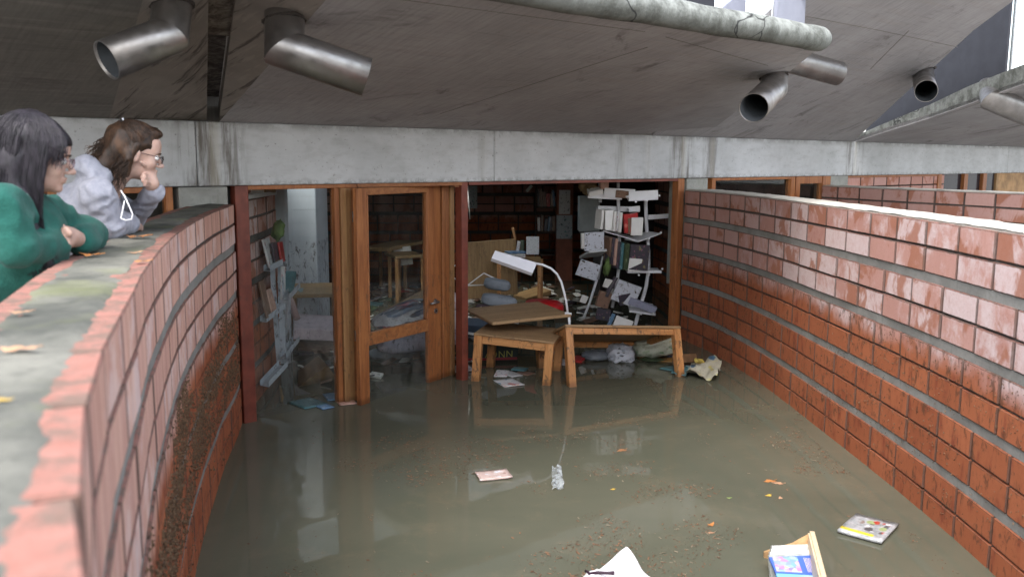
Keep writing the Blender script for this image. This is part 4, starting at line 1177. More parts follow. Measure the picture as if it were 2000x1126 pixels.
tag(MB_.build("rolled_paper", mat_plain("pink_tube", (.40, .26, .24), .6)), "pink paper tube leaning on the pale pink bench", "tube")
# overturned wooden box: one corner above the water
A_, B_, P_ = fl(578, 758, -.01), fl(660, 741, -.01), at(640, 713, 7.9)
back = at(622, 694, 8.5) - P_
mb = MB(); vs = [A_, B_, P_]; vs2 = [v + back * 1.0 for v in vs]
mb.add(vs + vs2, [(0, 1, 2), (5, 4, 3), (0, 2, 5, 3), (1, 4, 5, 2), (0, 3, 4, 1)])
tag(mb.build("wooden_crate", WOOD_TAN), "corner of an overturned tan wooden crate poking out of the water", "crate")
WATER_MARKS = []
floatflat("magazine", "teal magazine floating below the overturned crate", "magazine", ((561, 784), (596, 797), (584, 771)), PR_TEAL)
floatflat("magazine", "blue magazine floating between crate and door jamb", "magazine", ((629, 768), (640, 781), (648, 763)), PR_BLUE)
floatflat("booklet", "pale blue booklet floating in front of the teal magazine", "booklet", ((606, 787), (630, 798), (622, 781)), PR_BLUE)
floatflat("booklet", "salmon pink booklet floating against the door jamb", "booklet", ((652, 777), (664, 790), (682, 772)), PR_PINK)
mbs = MB().tube([at(547, 752, 7.3), at(551, 775, 7.3), at(549, 790, 7.3), at(556, 812, 7.28)], .014, 8, True, [.008, .014, .011, .016])
tag(mbs.build("broken_branch", mat_plain("bark", (.14, .09, .04), .8, .3)), "muddy brown branch standing in the water below the rack", "branch")

# ------------------------------------------------------------------ seen through the door
flat_table("far brown table standing high and dry at the back, seen through the door", ((706, 483), (762, 484), (742, 468)), (12.8, 12.6, 13.8), .05, 1.2, WOOD_TAN, WOOD_PINE)
flat_table("far stool with pale seat beside the back table, seen through the door", ((772, 500), (828, 497), (776, 491)), (12.3, 12.5, 12.8), .04, 1.1, WOOD_TAN, WOOD_PINE, "stool", "stool")
board("paper_sheet", "grey white sheet hanging from the far stool", "paper", ((768, 484), (802, 480), (769, 520)), 12.9, .006, PAPER)
board("wooden_panel", "tan wooden panel leaning over the printed cushion", "panel", ((750, 605), (836, 560), (757, 611)), (8.95, 9.1, 8.9), .03, WOOD_TAN) if False else None
pn = [at(u, v, Y) for u, v, Y in ((748, 607, 9.1), (836, 560, 9.3), (838, 577, 9.2), (757, 613, 9.05))]
nrm = (pn[1] - pn[0]).cross(pn[3] - pn[0]).normalized() * .03
tag(MB().add(pn + [p + nrm for p in pn], [(0, 1, 2, 3), (7, 6, 5, 4), (0, 4, 5, 1), (1, 5, 6, 2), (2, 6, 7, 3), (3, 7, 4, 0)]).build("wooden_plank", WOOD_TAN), "tan wooden panel leaning over the printed cushion", "plank")
CUSH = mat_print("blue_red_printed_cloth", (.62, .62, .66), [(.05, .10, .18), (.38, .10, .14), (.03, .06, .13)], 3.4, .45, 0, .40)
blob("floor_cushion", "big white cushion with blue and red print, floating behind the door", "cushion", at(795, 615, 8.75), (.36, .30, .115), CUSH, (0, -.28, .3), .14, 2.0, (36, 20), .85, seed=1)
LILAC = mat_plain("lilac_cloth", (.42, .41, .50), .9, .12, muddy=.8, bump=.4)
blob("floor_cushion", "plain lilac cushion half sunk under the printed one", "cushion", at(818, 664, 8.75), (.42, .25, .10), LILAC, (0, -.08, .2), .14, 2.0, (36, 20), .8, seed=4)
FLOR = mat_print("flowered_white_cloth", (.62, .62, .64), [(.25, .30, .30), (.4, .34, .2)], 6, .35)
blob("floor_cushion", "white flowered cushion between door and steel post", "cushion", at(884, 640, 9.1), (.13, .16, .20), FLOR, (.1, 0, 0), .16, 2.2, (28, 20), .8, seed=7)
blob("floor_cushion", "small pink dotted cushion topmost between door and steel post", "cushion", at(880, 588, 9.4), (.10, .12, .09), mat_print("pink_dots", (.6, .58, .6), [(.45, .15, .2)], 7, .2), (.1, .6, 0), .2, 2.2, (24, 16), .8, seed=9)
random.seed(31)
def debris(u0, u1, v0, v1, n, Yf, mats, names):
    pass
jm = [PR_DARK, PR_BROWN, PR_GREEN, PR_TEAL, PR_WHITE, PAPER, PR_RED, PR_BLUE]
adj = {PR_DARK: "dark", PR_BROWN: "brown", PR_GREEN: "green", PR_TEAL: "teal", PR_WHITE: "white", PAPER: "blank grey", PR_RED: "red", PR_BLUE: "blue"}
# wet books drifting in the room, on the water
drift = [(716, 578), (735, 570), (752, 586), (728, 592), (742, 560), (770, 560), (790, 566), (812, 556), (718, 556), (700, 610), (726, 604), (955, 560), (935, 570), (922, 585), (960, 588), (985, 571), (930, 556), (1010, 640), (1040, 640), (890, 700), (900, 720), (1080, 690), (1130, 700), (1150, 660), (1165, 672), (1080, 560), (1190, 640), (1015, 722), (980, 727), (1110, 668), (600, 660), (620, 670), (590, 690), (640, 655)]
where = lambda u: "behind the left pane" if u < 690 else "seen through the door" if u < 850 else "beside the steel post" if u < 915 else "behind the left low table" if u < 1100 else "behind the tipped table"
_seen = {}
for i, (u, v) in enumerate(drift):
    p = fl(u, v, .02); m_ = jm[i % len(jm)]
    s_ = random.uniform(.14, .26)
    me = MB().box((0, 0, 0), (s_, s_ * .72, random.uniform(.008, .03)), None, .003).mesh("book")
    o = link("book", me, None, m_); o.location = p + V((0, 0, random.uniform(-.01, .02)))
    o.rotation_euler = (random.uniform(-.22, .22), random.uniform(-.22, .22), random.uniform(0, 3))
    lb = "wet %s book adrift on the water %s" % (adj[m_], where(u))
    if lb in _seen: lb = "second " + lb + ", further " + ("right" if u > _seen[lb] else "left")
    _seen[lb] = u
    tag(o, lb, "book", "wet books adrift inside the room")

# ------------------------------------------------------------------ middle of the room
board("brown_desk", "broad brown desk panel standing on edge behind the steel post", "desk", ((905, 474), (1008, 466), (908, 585)), (11.6, 11.9, 11.6), .04, WOOD_TAN)
board("wooden_batten", "short batten sticking up at the desk panel's corner", "batten", ((999, 445), (1004, 444), (1007, 468)), (11.9, 11.9, 11.9), .04, WOOD_PINE)
flat_table("small far table with books and a white card on it", ((970, 509), (1058, 511), (978, 499)), (11.5, 11.5, 12.1), .03, 1.35, WOOD_TAN, WOOD_TABLE)
for k, (u, v) in enumerate(((992, 500), (992, 496), (995, 492))):
    p = at(u + 12, v, 11.7)
    o = link("book", MB().box((0, 0, 0), (.30 - .03 * k, .2, .02), None, .003).mesh("book"), None, (PR_WHITE, PAPER, PR_BLUE)[k]); o.location = p; o.rotation_euler = (0, 0, .2 * k)
    tag(o, ("lowest white book of the flat stack on the far table", "middle grey book of the flat stack on the far table", "topmost blue book of the flat stack on the far table")[k], "book")
board("book", "narrow pale book leaning on the far table's stack", "book", ((1011, 471), (1017, 472), (1007, 498)), 11.75, .12, PR_WHITE)
board("book", "dark green book standing behind the white card", "book", ((1016, 470), (1024, 470), (1016, 499)), 11.8, .12, PR_GREEN)
MIRROR = mat_print("shiny_white_card", (.78, .80, .82), [(.25, .27, .28)], 1.6, 0)
board("white_card", "shiny white card standing upright on the small far table", "card", ((1028, 462), (1053, 462), (1028, 497)), (11.55, 11.55, 11.6), .01, MIRROR)
for k, (px, Y, lb) in enumerate(((((874, 530), (897, 513), (893, 546)), 10.6, "empty thin white picture frame left of the steel post"), (((912, 560), (946, 532), (925, 560)), 10.5, "empty thin white picture frame right of the steel post"))):
    pass
def thinframe(label, px, Y):
    p = [at(u, v, Y) for u, v in px]; t = world_empty("picture_frame", label, "frame", tuple(p[0]))
    for a_, b_ in zip(p, p[1:] + p[:1]): MB().beam(a_, b_, .012, .012).build("edge", PAPER_CLEAN, t)
    return t
thinframe("empty thin picture frame just left of the steel post, above the cushions", ((872, 530), (895, 514), (905, 530), (893, 547)), 10.4)
thinframe("empty thin picture frame leaning by the grey bolsters", ((913, 557), (945, 533), (980, 550), (950, 556)), 10.4)
GREYC = mat_plain("grey_bolster_cloth", (.24, .265, .29), .9, .1, muddy=.3, bump=.3)
for (u, v, Y, rx, lb) in ((971, 555, 10.3, .15, "upper grey bolster cushion behind the steel post"), (975, 587, 9.6, .19, "lower grey bolster cushion behind the loose board")):
    blob("bolster_cushion", lb, "cushion", at(u, v, Y), (rx * 1.05, .12, .065), GREYC, (0, .16, .1), .08, 2, (28, 16), .6, seed=u)
blob("red_seat", "shiny red plastic seat behind the loose board", "seat", at(1062, 600, 9.6), (.22, .2, .085), mat_plain("red_plastic", (.42, .012, .015), .35, .1), (0, .05, 0), .05, 2, (32, 16), .7, seed=3)
board("glue_tube", "small white bottle floating beside the loose board", "bottle", ((932, 601), (941, 598), (934, 606)), 9.3, .02, PAPER_CLEAN)
# upside-down banner with letters, above the water behind the left table's legs
BANNER = mat_plain("dark_green_board", (.025, .04, .035), .6, .2)
bn = board("letter_board", "dark board with upside down pale letters and a red strip, behind the left low table", "sign", ((880, 670), (1012, 676), (880, 702)), (8.9, 8.95, 8.85), .02, BANNER)
def text(s_, size, mat, parent, M, name="lettering"):
    cu = bpy.data.curves.new(name, 'FONT'); cu.body = s_; cu.size = size; cu.extrude = .001; cu.align_x = 'CENTER'; cu.align_y = 'CENTER'
    o = bpy.data.objects.new(name, cu); COL.objects.link(o); dg = bpy.context.evaluated_depsgraph_get(); me = bpy.data.meshes.new_from_object(o.evaluated_get(dg))
    bpy.data.objects.remove(o); me.materials.clear(); me.materials.append(mat)
    o = bpy.data.objects.new(name, me); COL.objects.link(o); o.parent = parent; o.matrix_basis = M; return o
YEL = mat_plain("yellow_lettering", (.38, .38, .10), .6)
REDP = mat_plain("red_strip", (.25, .02, .03), .5, .1)
p0, p1 = at(880, 690, 8.8), at(1012, 693, 8.85)
xa = (p1 - p0).normalized()
for ch, u, v in (("A", 884, 693), ("V", 952, 693), ("O", 964, 692), ("N", 980, 692), ("N", 995, 691)):
    pt = at(u, v, 8.76); 
    rot = Matrix((xa, V((0, 0, -1)) if ch in "AV" else V((0, 0, 1)), xa.cross(V((0, 0, -1)) if ch in "AV" else V((0, 0, 1))))).transposed().to_4x4()
    o = text(ch, .095, YEL, bn, Matrix.Identity(4)); o.matrix_parent_inverse = bn.matrix_basis.inverted(); o.matrix_basis = Matrix.Translation(pt) @ rot
o = link("red_strip", MB().beam(at(905, 702, 8.74), at(1010, 699, 8.8), .02, .022).mesh("red_strip"), bn, REDP); o.matrix_parent_inverse = bn.matrix_basis.inverted()

# posters and things on the column and far wall
board("poster", "pale blue poster of small figures beside the steel post", "poster", ((910, 363), (932, 363), (911, 407)), 15.5, .004, PR_POSTER)
mbq = MB().tube([at(912, 360, 12.3), at(918, 428, 12.3)], .008, 6); tag(mbq.build("hanging_stick", PAPER), "thin pale stick hanging beside the pale blue poster", "stick")
board("poster", "upper poster of small pictures on the red brown column", "poster", ((1092, 371), (1114, 371), (1092, 418)), 14.88, .004, PR_PHOTO)
board("poster", "lower wider blue grey poster on the red brown column", "poster", ((1087, 420), (1118, 420), (1087, 466)), 14.87, .004, PR_POSTER)
board("poster", "woodland picture on the side of the muddy white pillar", "poster", ((616, 395), (636, 389), (617, 456)), (10.42, 10.9, 10.42), .004, PR_LAND)
board("poster_strip", "pale strip of paper high on the far wall", "paper", ((1026, 372), (1037, 360), (1032, 374)), 15, .01, PAPER)
cs = world_empty("book_cupboard", "dark open cupboard with tumbled books left of the red brown column", "cupboard", tuple(at(1072, 540, 15.4)))
for z_ in (1.95, 1.62, 1.22, .8, .4):
    q = at(1068, 400, 15.4); MB().box((q.x, 15.4, z_), (.36, .3, .03)).build("shelf_board", mat_plain("dark_shelf", (.06, .035, .025), .6) if z_ == 1.95 else bpy.data.materials["dark_shelf"], cs)
for sx in (-.19, .19): MB().box((q.x + sx, 15.4, 1.0), (.02, .3, 2.2)).build("side_board", bpy.data.materials["dark_shelf"], cs)
random.seed(5)
mcol = {PR_DARK: "black", PR_BROWN: "brown", PR_WHITE: "white", PR_RED: "red", PR_BLUE: "blue"}
ordn = ["first", "second", "third", "fourth", "fifth", "sixth", "seventh", "eighth"]
for z_, zn in ((1.635, "top"), (1.235, "middle"), (.815, "lower")):
    x_ = q.x - .16; k_ = 0
    while x_ < q.x + .12:
        w_ = random.uniform(.03, .06); hh = random.uniform(.2, .3)
        o = link("book", MB().box((0, 0, hh / 2), (w_, .18, hh), None, .003).mesh("book"), None, random.choice(list(mcol)))
        o.location = (x_ + w_ / 2, 15.32, z_ + .002); o.rotation_euler = (0, random.uniform(-.12, .12), 0)
        tag(o, "%s book, %s from the left on the far dark cupboard's %s shelf" % (mcol[o.data.materials[0]], ordn[k_], zn), "book", "books in the far dark cupboard"); x_ += w_ + .008; k_ += 1

# sodden paper litter, too many pieces to count, floating in the dim of the room
random.seed(123)
lit = [MB(), MB(), MB()]
for i in range(420):
    x, y = random.uniform(-2.1, 1.75), random.uniform(7.6, 14.5)
    if y < 8.75 + .85 * x or (x > -.3 and y < 9.9 and random.random() < .6): continue
    if noise.noise(V((x * 1.1, y * .8, 3))) < -.12: continue
    sx, sy = random.uniform(.06, .17), random.uniform(.05, .12); M_ = Euler((random.uniform(-.35, .35), random.uniform(-.35, .35), random.uniform(0, 3))).to_matrix()
    lit[random.choice((0, 0, 1, 2))].box((x, y, random.uniform(.0, .05)), (sx, sy, random.uniform(.004, .022)), M_)
for mb, m_, lb in zip(lit, (PAPER, PR_BROWN, PR_DARK), ("pale sodden paper litter adrift in the room", "brown sodden covers adrift in the room", "dark sodden covers adrift in the room")):
    mb.build("paper_litter", m_, None, lb, kind="stuff")
# toppled furniture further in
def obox(name, label, cat, c, size, rot, mat):
    o = link(name, MB().box((0, 0, 0), size, None, .006).mesh(name), None, mat); o.location = V(c); o.rotation_euler = rot; return tag(o, label, cat)
obox("drawer", "dark brown drawer half sunk behind the left pane", "drawer", onz(615, 675, .05), (.42, .32, .16), (.15, .25, .4), PR_BROWN)
obox("drawer", "brown drawer front floating between the loose board and the desk", "drawer", onz(1040, 575, .05), (.5, .3, .08), (.1, -.15, .7), WOOD_TAN)
obox("storage_box", "dull blue storage box half sunk behind the steel post", "box", onz(925, 640, .05), (.34, .26, .16), (.2, .1, .3), mat_plain("dull_blue_plastic", (.07, .10, .14), .5))
blob("floor_cushion", "dark grey cushion sunk beneath the lilac one", "cushion", onz(770, 690, .01), (.30, .22, .06), GREYC, (0, 0, .4), .15, 2, (26, 16), .8, seed=21)
# ------------------------------------------------------------------ white metal book stand
SY = 10.55
st = world_empty("book_stand", "white metal book stand with sagging shelves near the corner post", "shelf", tuple(at(1225, 690, SY)))
for pts, r_ in ((((1261, 385), (1262, 430), (1266, 480), (1267, 525), (1262, 560), (1250, 600), (1238, 645), (1228, 690)), .022),
                (((1207, 352), (1208, 410), (1210, 470), (1209, 520), (1204, 560), (1196, 600)), .02),
                (((1172, 352), (1172, 395)), .02), (((1166, 545), (1152, 590), (1140, 620)), .016), (((1178, 500), (1168, 545)), .014)):
    MB().tube([at(u, v, SY) for u, v in pts], r_, 10).build("upright", WHITE_METAL, st)
def shelf(px, Ys, th=.012, lip=.05, mat=WHITE_METAL):
    p = [at(u, v, Y) for (u, v), Y in zip(px, Ys)]; mb = MB().slab(p[0], p[1], p[2], th)
    x = (p[1] - p[0]); up = V((0, 0, 1)); 
    mb.beam(p[0] + up * lip / 2, p[1] + up * lip / 2, .006, lip); return mb.build("shelf_tray", mat, st)
shelf(((1148, 385), (1215, 388), (1150, 374)), (10.3, 10.3, 10.7))
shelf(((1180, 382), (1240, 385), (1182, 373)), (10.25, 10.25, 10.6), lip=.09)
shelf(((1228, 391), (1285, 388), (1230, 380)), (10.2, 10.2, 10.5), lip=.10)
shelf(((1228, 412), (1250, 410), (1228, 405)), (10.4, 10.4, 10.7))
shelf(((1168, 410), (1250, 412), (1170, 404)), (10.6, 10.6, 10.9))
MB().beam(at(1266, 424, SY), at(1311, 421, SY + .1), .02, .055).build("arm", WHITE_METAL, st)
MB().slab(at(1178, 450, 10.3), at(1246, 470, 10.25), at(1180, 446, 10.6), .01).build("shelf_tray", WHITE_METAL, st)
MB().slab(at(1246, 471, 10.2), at(1291, 455, 10.35), at(1238, 460, 10.5), .012).build("shelf_tray", WHITE_METAL, st)
shelf(((1226, 531), (1292, 531), (1228, 523)), (10.3, 10.3, 10.6), lip=.02)
MB().slab(at(1230, 606, 10.3), at(1281, 613, 10.3), at(1238, 588, 10.6), .02).build("shelf_tray", WHITE_METAL, st)
for u, v in ((1288, 382), (1264, 392), (1242, 394), (1291, 454), (1268, 466), (1294, 525), (1248, 537), (1268, 536), (1276, 612), (1252, 613), (1231, 608)):
    q = at(u, v, 10.2); MB().tube([q, q + V((0, .03, 0))], .011, 8).build("bolt", WHITE_METAL, st)
items = [
 (((1150, 375), (1178, 370), (1150, 384)), .1, PAPER_CLEAN, "white folder flat on the top shelf at its left end"),
 (((1174, 352), (1190, 352), (1174, 369)), .06, PR_PINK, "orange covered book standing on the top shelf"),
 (((1204, 372), (1232, 374), (1204, 386)), .06, PR_BROWN, "tan parcel on the top shelf's middle"),
 (((1176, 410), (1181, 410), (1175, 448)), .12, PAPER, "pale blue binder at the left end of the second shelf"),
 (((1182, 411), (1199, 410), (1181, 450)), .14, PAPER_CLEAN, "wide white binder next to the pale blue one"),
 (((1200, 412), (1206, 412), (1200, 452)), .12, PAPER, "thin grey binder right of the wide white binder"),
 (((1207, 413), (1211, 413), (1207, 452)), .12, PR_WHITE, "white magazine file in the middle of the second shelf"),
 (((1212, 415), (1217, 415), (1212, 454)), .12, PAPER, "grey magazine file left of the red book"),
 (((1218, 419), (1246, 416), (1219, 456)), .05, PR_RED, "red book on the second shelf"),
 (((1227, 426), (1236, 425), (1226, 458)), .06, PR_BROWN, "brown grey book in front of the red book"),
 (((1234, 425), (1257, 425), (1233, 460)), .03, PAPER_CLEAN, "white box with a small blue mark on the second shelf"),
 (((1191, 464), (1197, 463), (1190, 512)), .14, PR_BROWN, "brown case at the left end of the third shelf"),
 (((1198, 464), (1203, 464), (1198, 516)), .14, PR_DARK, "dark case second on the third shelf"),
 (((1204, 466), (1208, 466), (1204, 518)), .14, PR_PINK, "purple pink case third on the third shelf"),
 (((1209, 472), (1214, 472), (1210, 524)), .14, PR_DARK, "black case fourth on the third shelf"),
 (((1215, 474), (1220, 474), (1216, 526)), .14, PR_TEAL, "teal case fifth on the third shelf"),
 (((1221, 475), (1231, 475), (1222, 527)), .14, PR_GREEN, "dark green case sixth on the third shelf"),
 (((1232, 477), (1270, 479), (1232, 527)), .03, PR_DARK, "black picture book with yellow print on the third shelf"),
 (((1230, 504), (1255, 506), (1227, 529)), .012, PAPER_CLEAN, "white card in front of the black picture book"),
 (((1136, 456), (1143, 455), (1137, 486)), .03, PAPER, "narrow spotted sheet at the left of the stand"),
 (((1142, 454), (1180, 453), (1143, 490)), .03, mat_print("mud_spotted_paper", (.55, .57, .62), [(.06, .05, .04)], 11, .6), "mud spotted white book at the left of the stand, upper one"),
 (((1135, 506), (1175, 519), (1123, 536)), .03, bpy.data.materials["mud_spotted_paper"], "mud spotted white book tilted at the left of the stand, lower one"),
 (((1183, 544), (1198, 548), (1178, 560)), .02, PAPER, "small grey white sheet below the green rag"),
 (((1204, 541), (1208, 543), (1190, 582)), .05, PR_DARK, "dark spine of the tilted white book"),
 (((1209, 545), (1254, 562), (1196, 585)), .03, bpy.data.materials["mud_spotted_paper"], "tilted white book above the blue one"),
 (((1208, 578), (1232, 572), (1200, 600)), .08, PR_DARK, "dark blue swollen book on the lowest shelf"),
 (((1232, 581), (1284, 601), (1233, 596)), .05, mat_print("grey_lilac_cover", (.30, .31, .40), [(.1, .1, .16)], 4, .3), "grey lilac book sliding off the lowest shelf"),
 (((1205, 616), (1238, 628), (1196, 640)), .02, PAPER_CLEAN, "white sheet standing behind the tipped table"),
 (((1197, 612), (1203, 614), (1188, 640)), .02, PR_BLUE, "blue edged sheet behind the tipped table"),
 (((1138, 576), (1150, 580), (1134, 590)), .02, PAPER, "small pale sheet low at the left of the stand"),
 (((1172, 568), (1196, 574), (1166, 598)), .05, PR_BROWN, "red brown swollen book below the mud spotted ones"),
 (((1168, 602), (1194, 606), (1168, 624)), .05, PR_DARK, "dark book low beside the stand, near the water"),
]
for px, th, m_, lb in items:
    board("book", lb, "book", px, (10.22, 10.24, 10.24), th, m_)
board("cabinet_panel", "pale cabinet side behind the book stand", "cabinet", ((1132, 384), (1172, 384), (1132, 452)), 11.6, .3, CAB)
blob("green_rag", "green rag hanging in the book stand", "rag", at(1186, 520, 10.3), (.04, .05, .12), CAPG, (0, .2, 0), .4, 2.6, seed=6)
blob("plush_bundle", "beige and brown bundle on top of the book stand, beneath the beam", "bundle", at(1150, 362, 10.4), (.11, .10, .11), mat_plain("beige_plush", (.24, .17, .09), .95, .4, bump=.8), (0, .3, 0), .5, 3, (30, 20), 1, seed=8)
board("wet_newspaper", "crumpled dark newspaper left of the third shelf", "newspaper", ((1150, 494), (1190, 490), (1158, 502)), (10.2, 10.3, 10.5), .03, PR_PHOTO)

# ------------------------------------------------------------------ soft things and papers under and beside the tipped table
WB = mat_print("pale_patterned_plastic", (.52, .55, .60), [(.25, .3, .36), (.05, .05, .05), (.6, .6, .62)], 8, .35)
GB = mat_print("pale_green_plastic", (.44, .46, .36), [(.5, .52, .5), (.12, .28, .12), (.4, .36, .2)], 5, .3)
blob("plastic_bag", "pale patterned plastic bag in the water left of the tipped table's rear leg", "bag", at(1212, 690, 8.9), (.14, .12, .10), WB, (0, .1, .2), .25, 3, (36, 22), .75, seed=11)
blob("plastic_bag", "pale green and white bag behind the tipped table's right leg", "bag", at(1278, 675, 9.05), (.24, .16, .11), GB, (0, -.1, .2), .25, 3, (36, 22), .75, seed=12)
blob("plastic_bag", "grey sunken bag left of the pale patterned one", "bag", at(1165, 693, 8.95), (.16, .12, .05), mat_plain("grey_plastic", (.16, .18, .2), .4, .2), (0, .0, .2), .25, 3, (30, 18), .9, seed=13)
floatflat("booklet", "small green and white leaflet in front of the tipped table's rear leg", "leaflet", ((1247, 698), (1266, 707), (1258, 690)), PR_GREEN, .006, .01, .05)
floatflat("magazine", "dark blue magazine under the tipped table's right end", "magazine", ((1268, 695), (1300, 700), (1290, 688)), PR_BLUE)
floatflat("magazine", "orange and yellow magazine behind the tipped table's right leg", "magazine", ((1282, 704), (1312, 706), (1292, 696)), mat_print("orange_yellow_cover", (.35, .20, .06), [(.5, .42, .06), (.35, .08, .04)], 5, .3))
floatflat("magazine", "teal sheet drifting left of the tipped table's right leg", "magazine", ((1288, 718), (1316, 724), (1305, 706)), PR_TEAL)
board("cardboard_box", "wet brown cardboard box against the right brick wall", "box", ((1332, 691), (1360, 690), (1332, 708)), (8.5, 8.7, 8.45), .12, mat_plain("wet_cardboard", (.20, .11, .055), .7, .25))
board("yellow_scrap", "torn yellow scrap on the wet cardboard box", "paper", ((1358, 698), (1372, 700), (1360, 705)), (8.5, 8.6, 8.45), .03, mat_plain("yellow_paper", (.45, .35, .08), .7, .3))
def sheetfn(corners, z, amp, seed, nu=16, nv=12):
    p = [fl(u, v, z) for u, v in corners]
    def fn(a, b):
        q = p[0].lerp(p[1], a).lerp(p[3].lerp(p[2], a), b)
        e = noise.noise(V((a * 2.2 + seed, b * 2.2, 0)))
        q = q + V((.012 * noise.noise(V((a * 7, b * 7, seed))), .012 * noise.noise(V((a * 7, b * 7, seed + 4))), 0))
        return q + V((0, 0, max(.003, amp * (.45 + e + .4 * noise.noise(V((a * 6, b * 6, seed)))))))
    return MB().grid(fn, nu, nv, True, .0)
CLOTH = mat_print("wet_cream_cloth", (.50, .48, .38), [(.05, .12, .20), (.55, .50, .16)], 3.0, .25)
mb = sheetfn(((1338, 738), (1400, 746), (1409, 712), (1352, 712)), .004, .10, 3)
tag(mb.build("wet_cloth", CLOTH), "crumpled cream and yellow cloth floating by the right brick wall", "cloth")
mb = sheetfn(((1310, 732), (1340, 736), (1352, 716), (1322, 716)), .004, .03, 5)
tag(mb.build("plastic_scrap", PR_TEAL), "blue green plastic scrap beside the cream cloth", "plastic")
floatflat("magazine", "white magazine with red and orange picture, in front of the left low table", "magazine", ((963, 742), (986, 755), (993, 735)), mat_print("orange_red_picture_cover", (.66, .66, .66), [(.48, .07, .04), (.60, .22, .05), (.10, .25, .35)], 3.4, .1), .006, .003, .01)
floatflat("magazine", "dull grey magazine floating under the left low table", "magazine", ((978, 727), (1000, 735), (992, 722)), PR_PHOTO)
floatflat("magazine", "yellowish leaflet floating under the left low table", "leaflet", ((1006, 727), (1030, 732), (1018, 722)), PR_BROWN)
floatflat("magazine", "open booklet with dark picture between the two low tables", "magazine", ((1077, 703), (1100, 712), (1100, 700)), PR_WHITE)

# ------------------------------------------------------------------ floating in the open water
floatflat("book", "white and red book floating alone in the middle of the water", "book", ((938, 936), (1001, 930), (932, 920)), mat_print("red_brown_white_cover", (.55, .42, .38), [(.70, .70, .74), (.25, .10, .08), (.70, .70, .74)], 3.2, .5), .012, .004, .012)
MG = NT("magazine_cover")
def mat_mag():
    m = NT("grey_magazine_cover"); p = m.gen; x = m.xyz(p)
    base = m.mix(m.step(m.noise(p, 5, 4), .4, .6), (.40, .40, .41), (.27, .29, .30))
    v = m.n("ShaderNodeTexVoronoi", {"Vector": m.vadd(p, m.vmul(m.ncol(p, 6), (.1, .1, 0))), "Scale": 5.5})
    inmid = m.math('MULTIPLY', m.step(x[0], .22, .30), m.step(x[0], .85, .92, 1, 0))
    inmid = m.math('MULTIPLY', inmid, m.math('MULTIPLY', m.step(x[1], .28, .34), m.step(x[1], .86, .9, 1, 0)))
    dk = m.step(v.outputs["Distance"], .50, .62, 1, 0)
    cc = m.n("ShaderNodeValToRGB", {"Fac": m.xyz(v.outputs["Color"])[0]}); cr = cc.color_ramp; cr.interpolation = 'CONSTANT'
    cr.elements[0].color = (.08, .08, .085, 1); cr.elements[1].position = .3; cr.elements[1].color = (.42, .05, .03, 1)
    e = cr.elements.new(.5); e.color = (.22, .17, .15, 1); e = cr.elements.new(.72); e.color = (.30, .36, .16, 1); e = cr.elements.new(.85); e.color = (.6, .6, .62, 1)
    col = m.mix(m.math('MULTIPLY', dk, inmid), base, cc.outputs[0])
    yb = m.math('MULTIPLY', m.math('MULTIPLY', m.step(x[1], .10, .11), m.step(x[1], .21, .22, 1, 0)), m.step(x[0], .74, .76, 1, 0))
    col = m.mix(yb, col, (.70, .52, .04))
    tb = m.math('MULTIPLY', m.step(x[1], .90, .91), .8)
    col = m.mix(tb, col, (.22, .26, .26))
    sm = m.math('MULTIPLY', m.step(m.noise(m.vmul(p, (9, 60, 1)), 5, 2), .55, .6), m.math('MULTIPLY', m.step(x[0], .6, .62), m.step(x[1], .3, .32)))
    col = m.mix(m.math('MULTIPLY', sm, .4), col, (.15, .15, .18))
    col = m.mix(m.math('MULTIPLY', m.step(m.noise(p, 9, 5, .7), .5, .62), .45), col, (.14, .11, .08))
    return m.fin(col, .3, .5)
bpy.data.materials.remove(MG.m)
floatflat("magazine", "grey magazine with red picture and yellow stripe, floating near the right wall", "magazine", ((1636, 1034), (1722, 1057), (1672, 1001)), mat_mag(), .016, .006, .012)

# white bag, lower edge of the picture
WBAG = mat_plain("clean_white_plastic", (.84, .84, .86), .45, .03, bump=.25)
bagc = fl(1208, 1150, 0)
tipp = at(1224, 1068, onz(1224, 1110).y)
def bagf(a, b):
    th = 2 * math.pi * a
    # b 0 base ring .. 1 tip
    r = (1 - b) ** 1.0; ax = V((math.cos(th), math.sin(th), 0))
    base = bagc + V((ax.x * .23, ax.y * .20, -.02))
    mid = base.lerp(tipp, b ** 1.0)
    fold = 1 + .10 * math.sin(th * 5 + b * 2) * (1 - b) + .06 * noise.noise(V((ax.x * 2, ax.y * 2, b * 3)))
    c = bagc.lerp(tipp, b); q = c + (mid - c) * fold * (1 - .25 * math.sin(math.pi * b)) + ax * .006 * (1 - b) ** 0 + V((0, 0, .0))
    return q
whb = world_empty("plastic_bag", "white knotted plastic bag with a black strap, cut by the picture's lower edge", "bag", tuple(bagc))
o = MB().grid(bagf, 48, 20).build("bag_body", WBAG, whb)
blob_c = fl(1168, 1128, .04)
mb = MB().tube([fl(1143, 1132, .0) + V((0, 0, .05)), fl(1152, 1120, .06), fl(1168, 1117, .075), fl(1185, 1118, .08), fl(1200, 1118, .085)], .008, 8, True, [.006, .009, .008, .008, .011])
mb.build("strap", mat_plain("black_purple_strap", (.035, .015, .03), .5), whb)
def lobef(a, b):
    th, ph = 2 * math.pi * a, math.pi * (b - .5)
    v = V((math.cos(ph) * math.cos(th), math.cos(ph) * math.sin(th), math.sin(ph)))
    return fl(1165, 1140, .0) + V((v.x * .07, v.y * .06, v.z * .07)) * (1 + .15 * noise.noise(v * 3))
MB().grid(lobef, 24, 14).build("bag_fold", WBAG, whb)

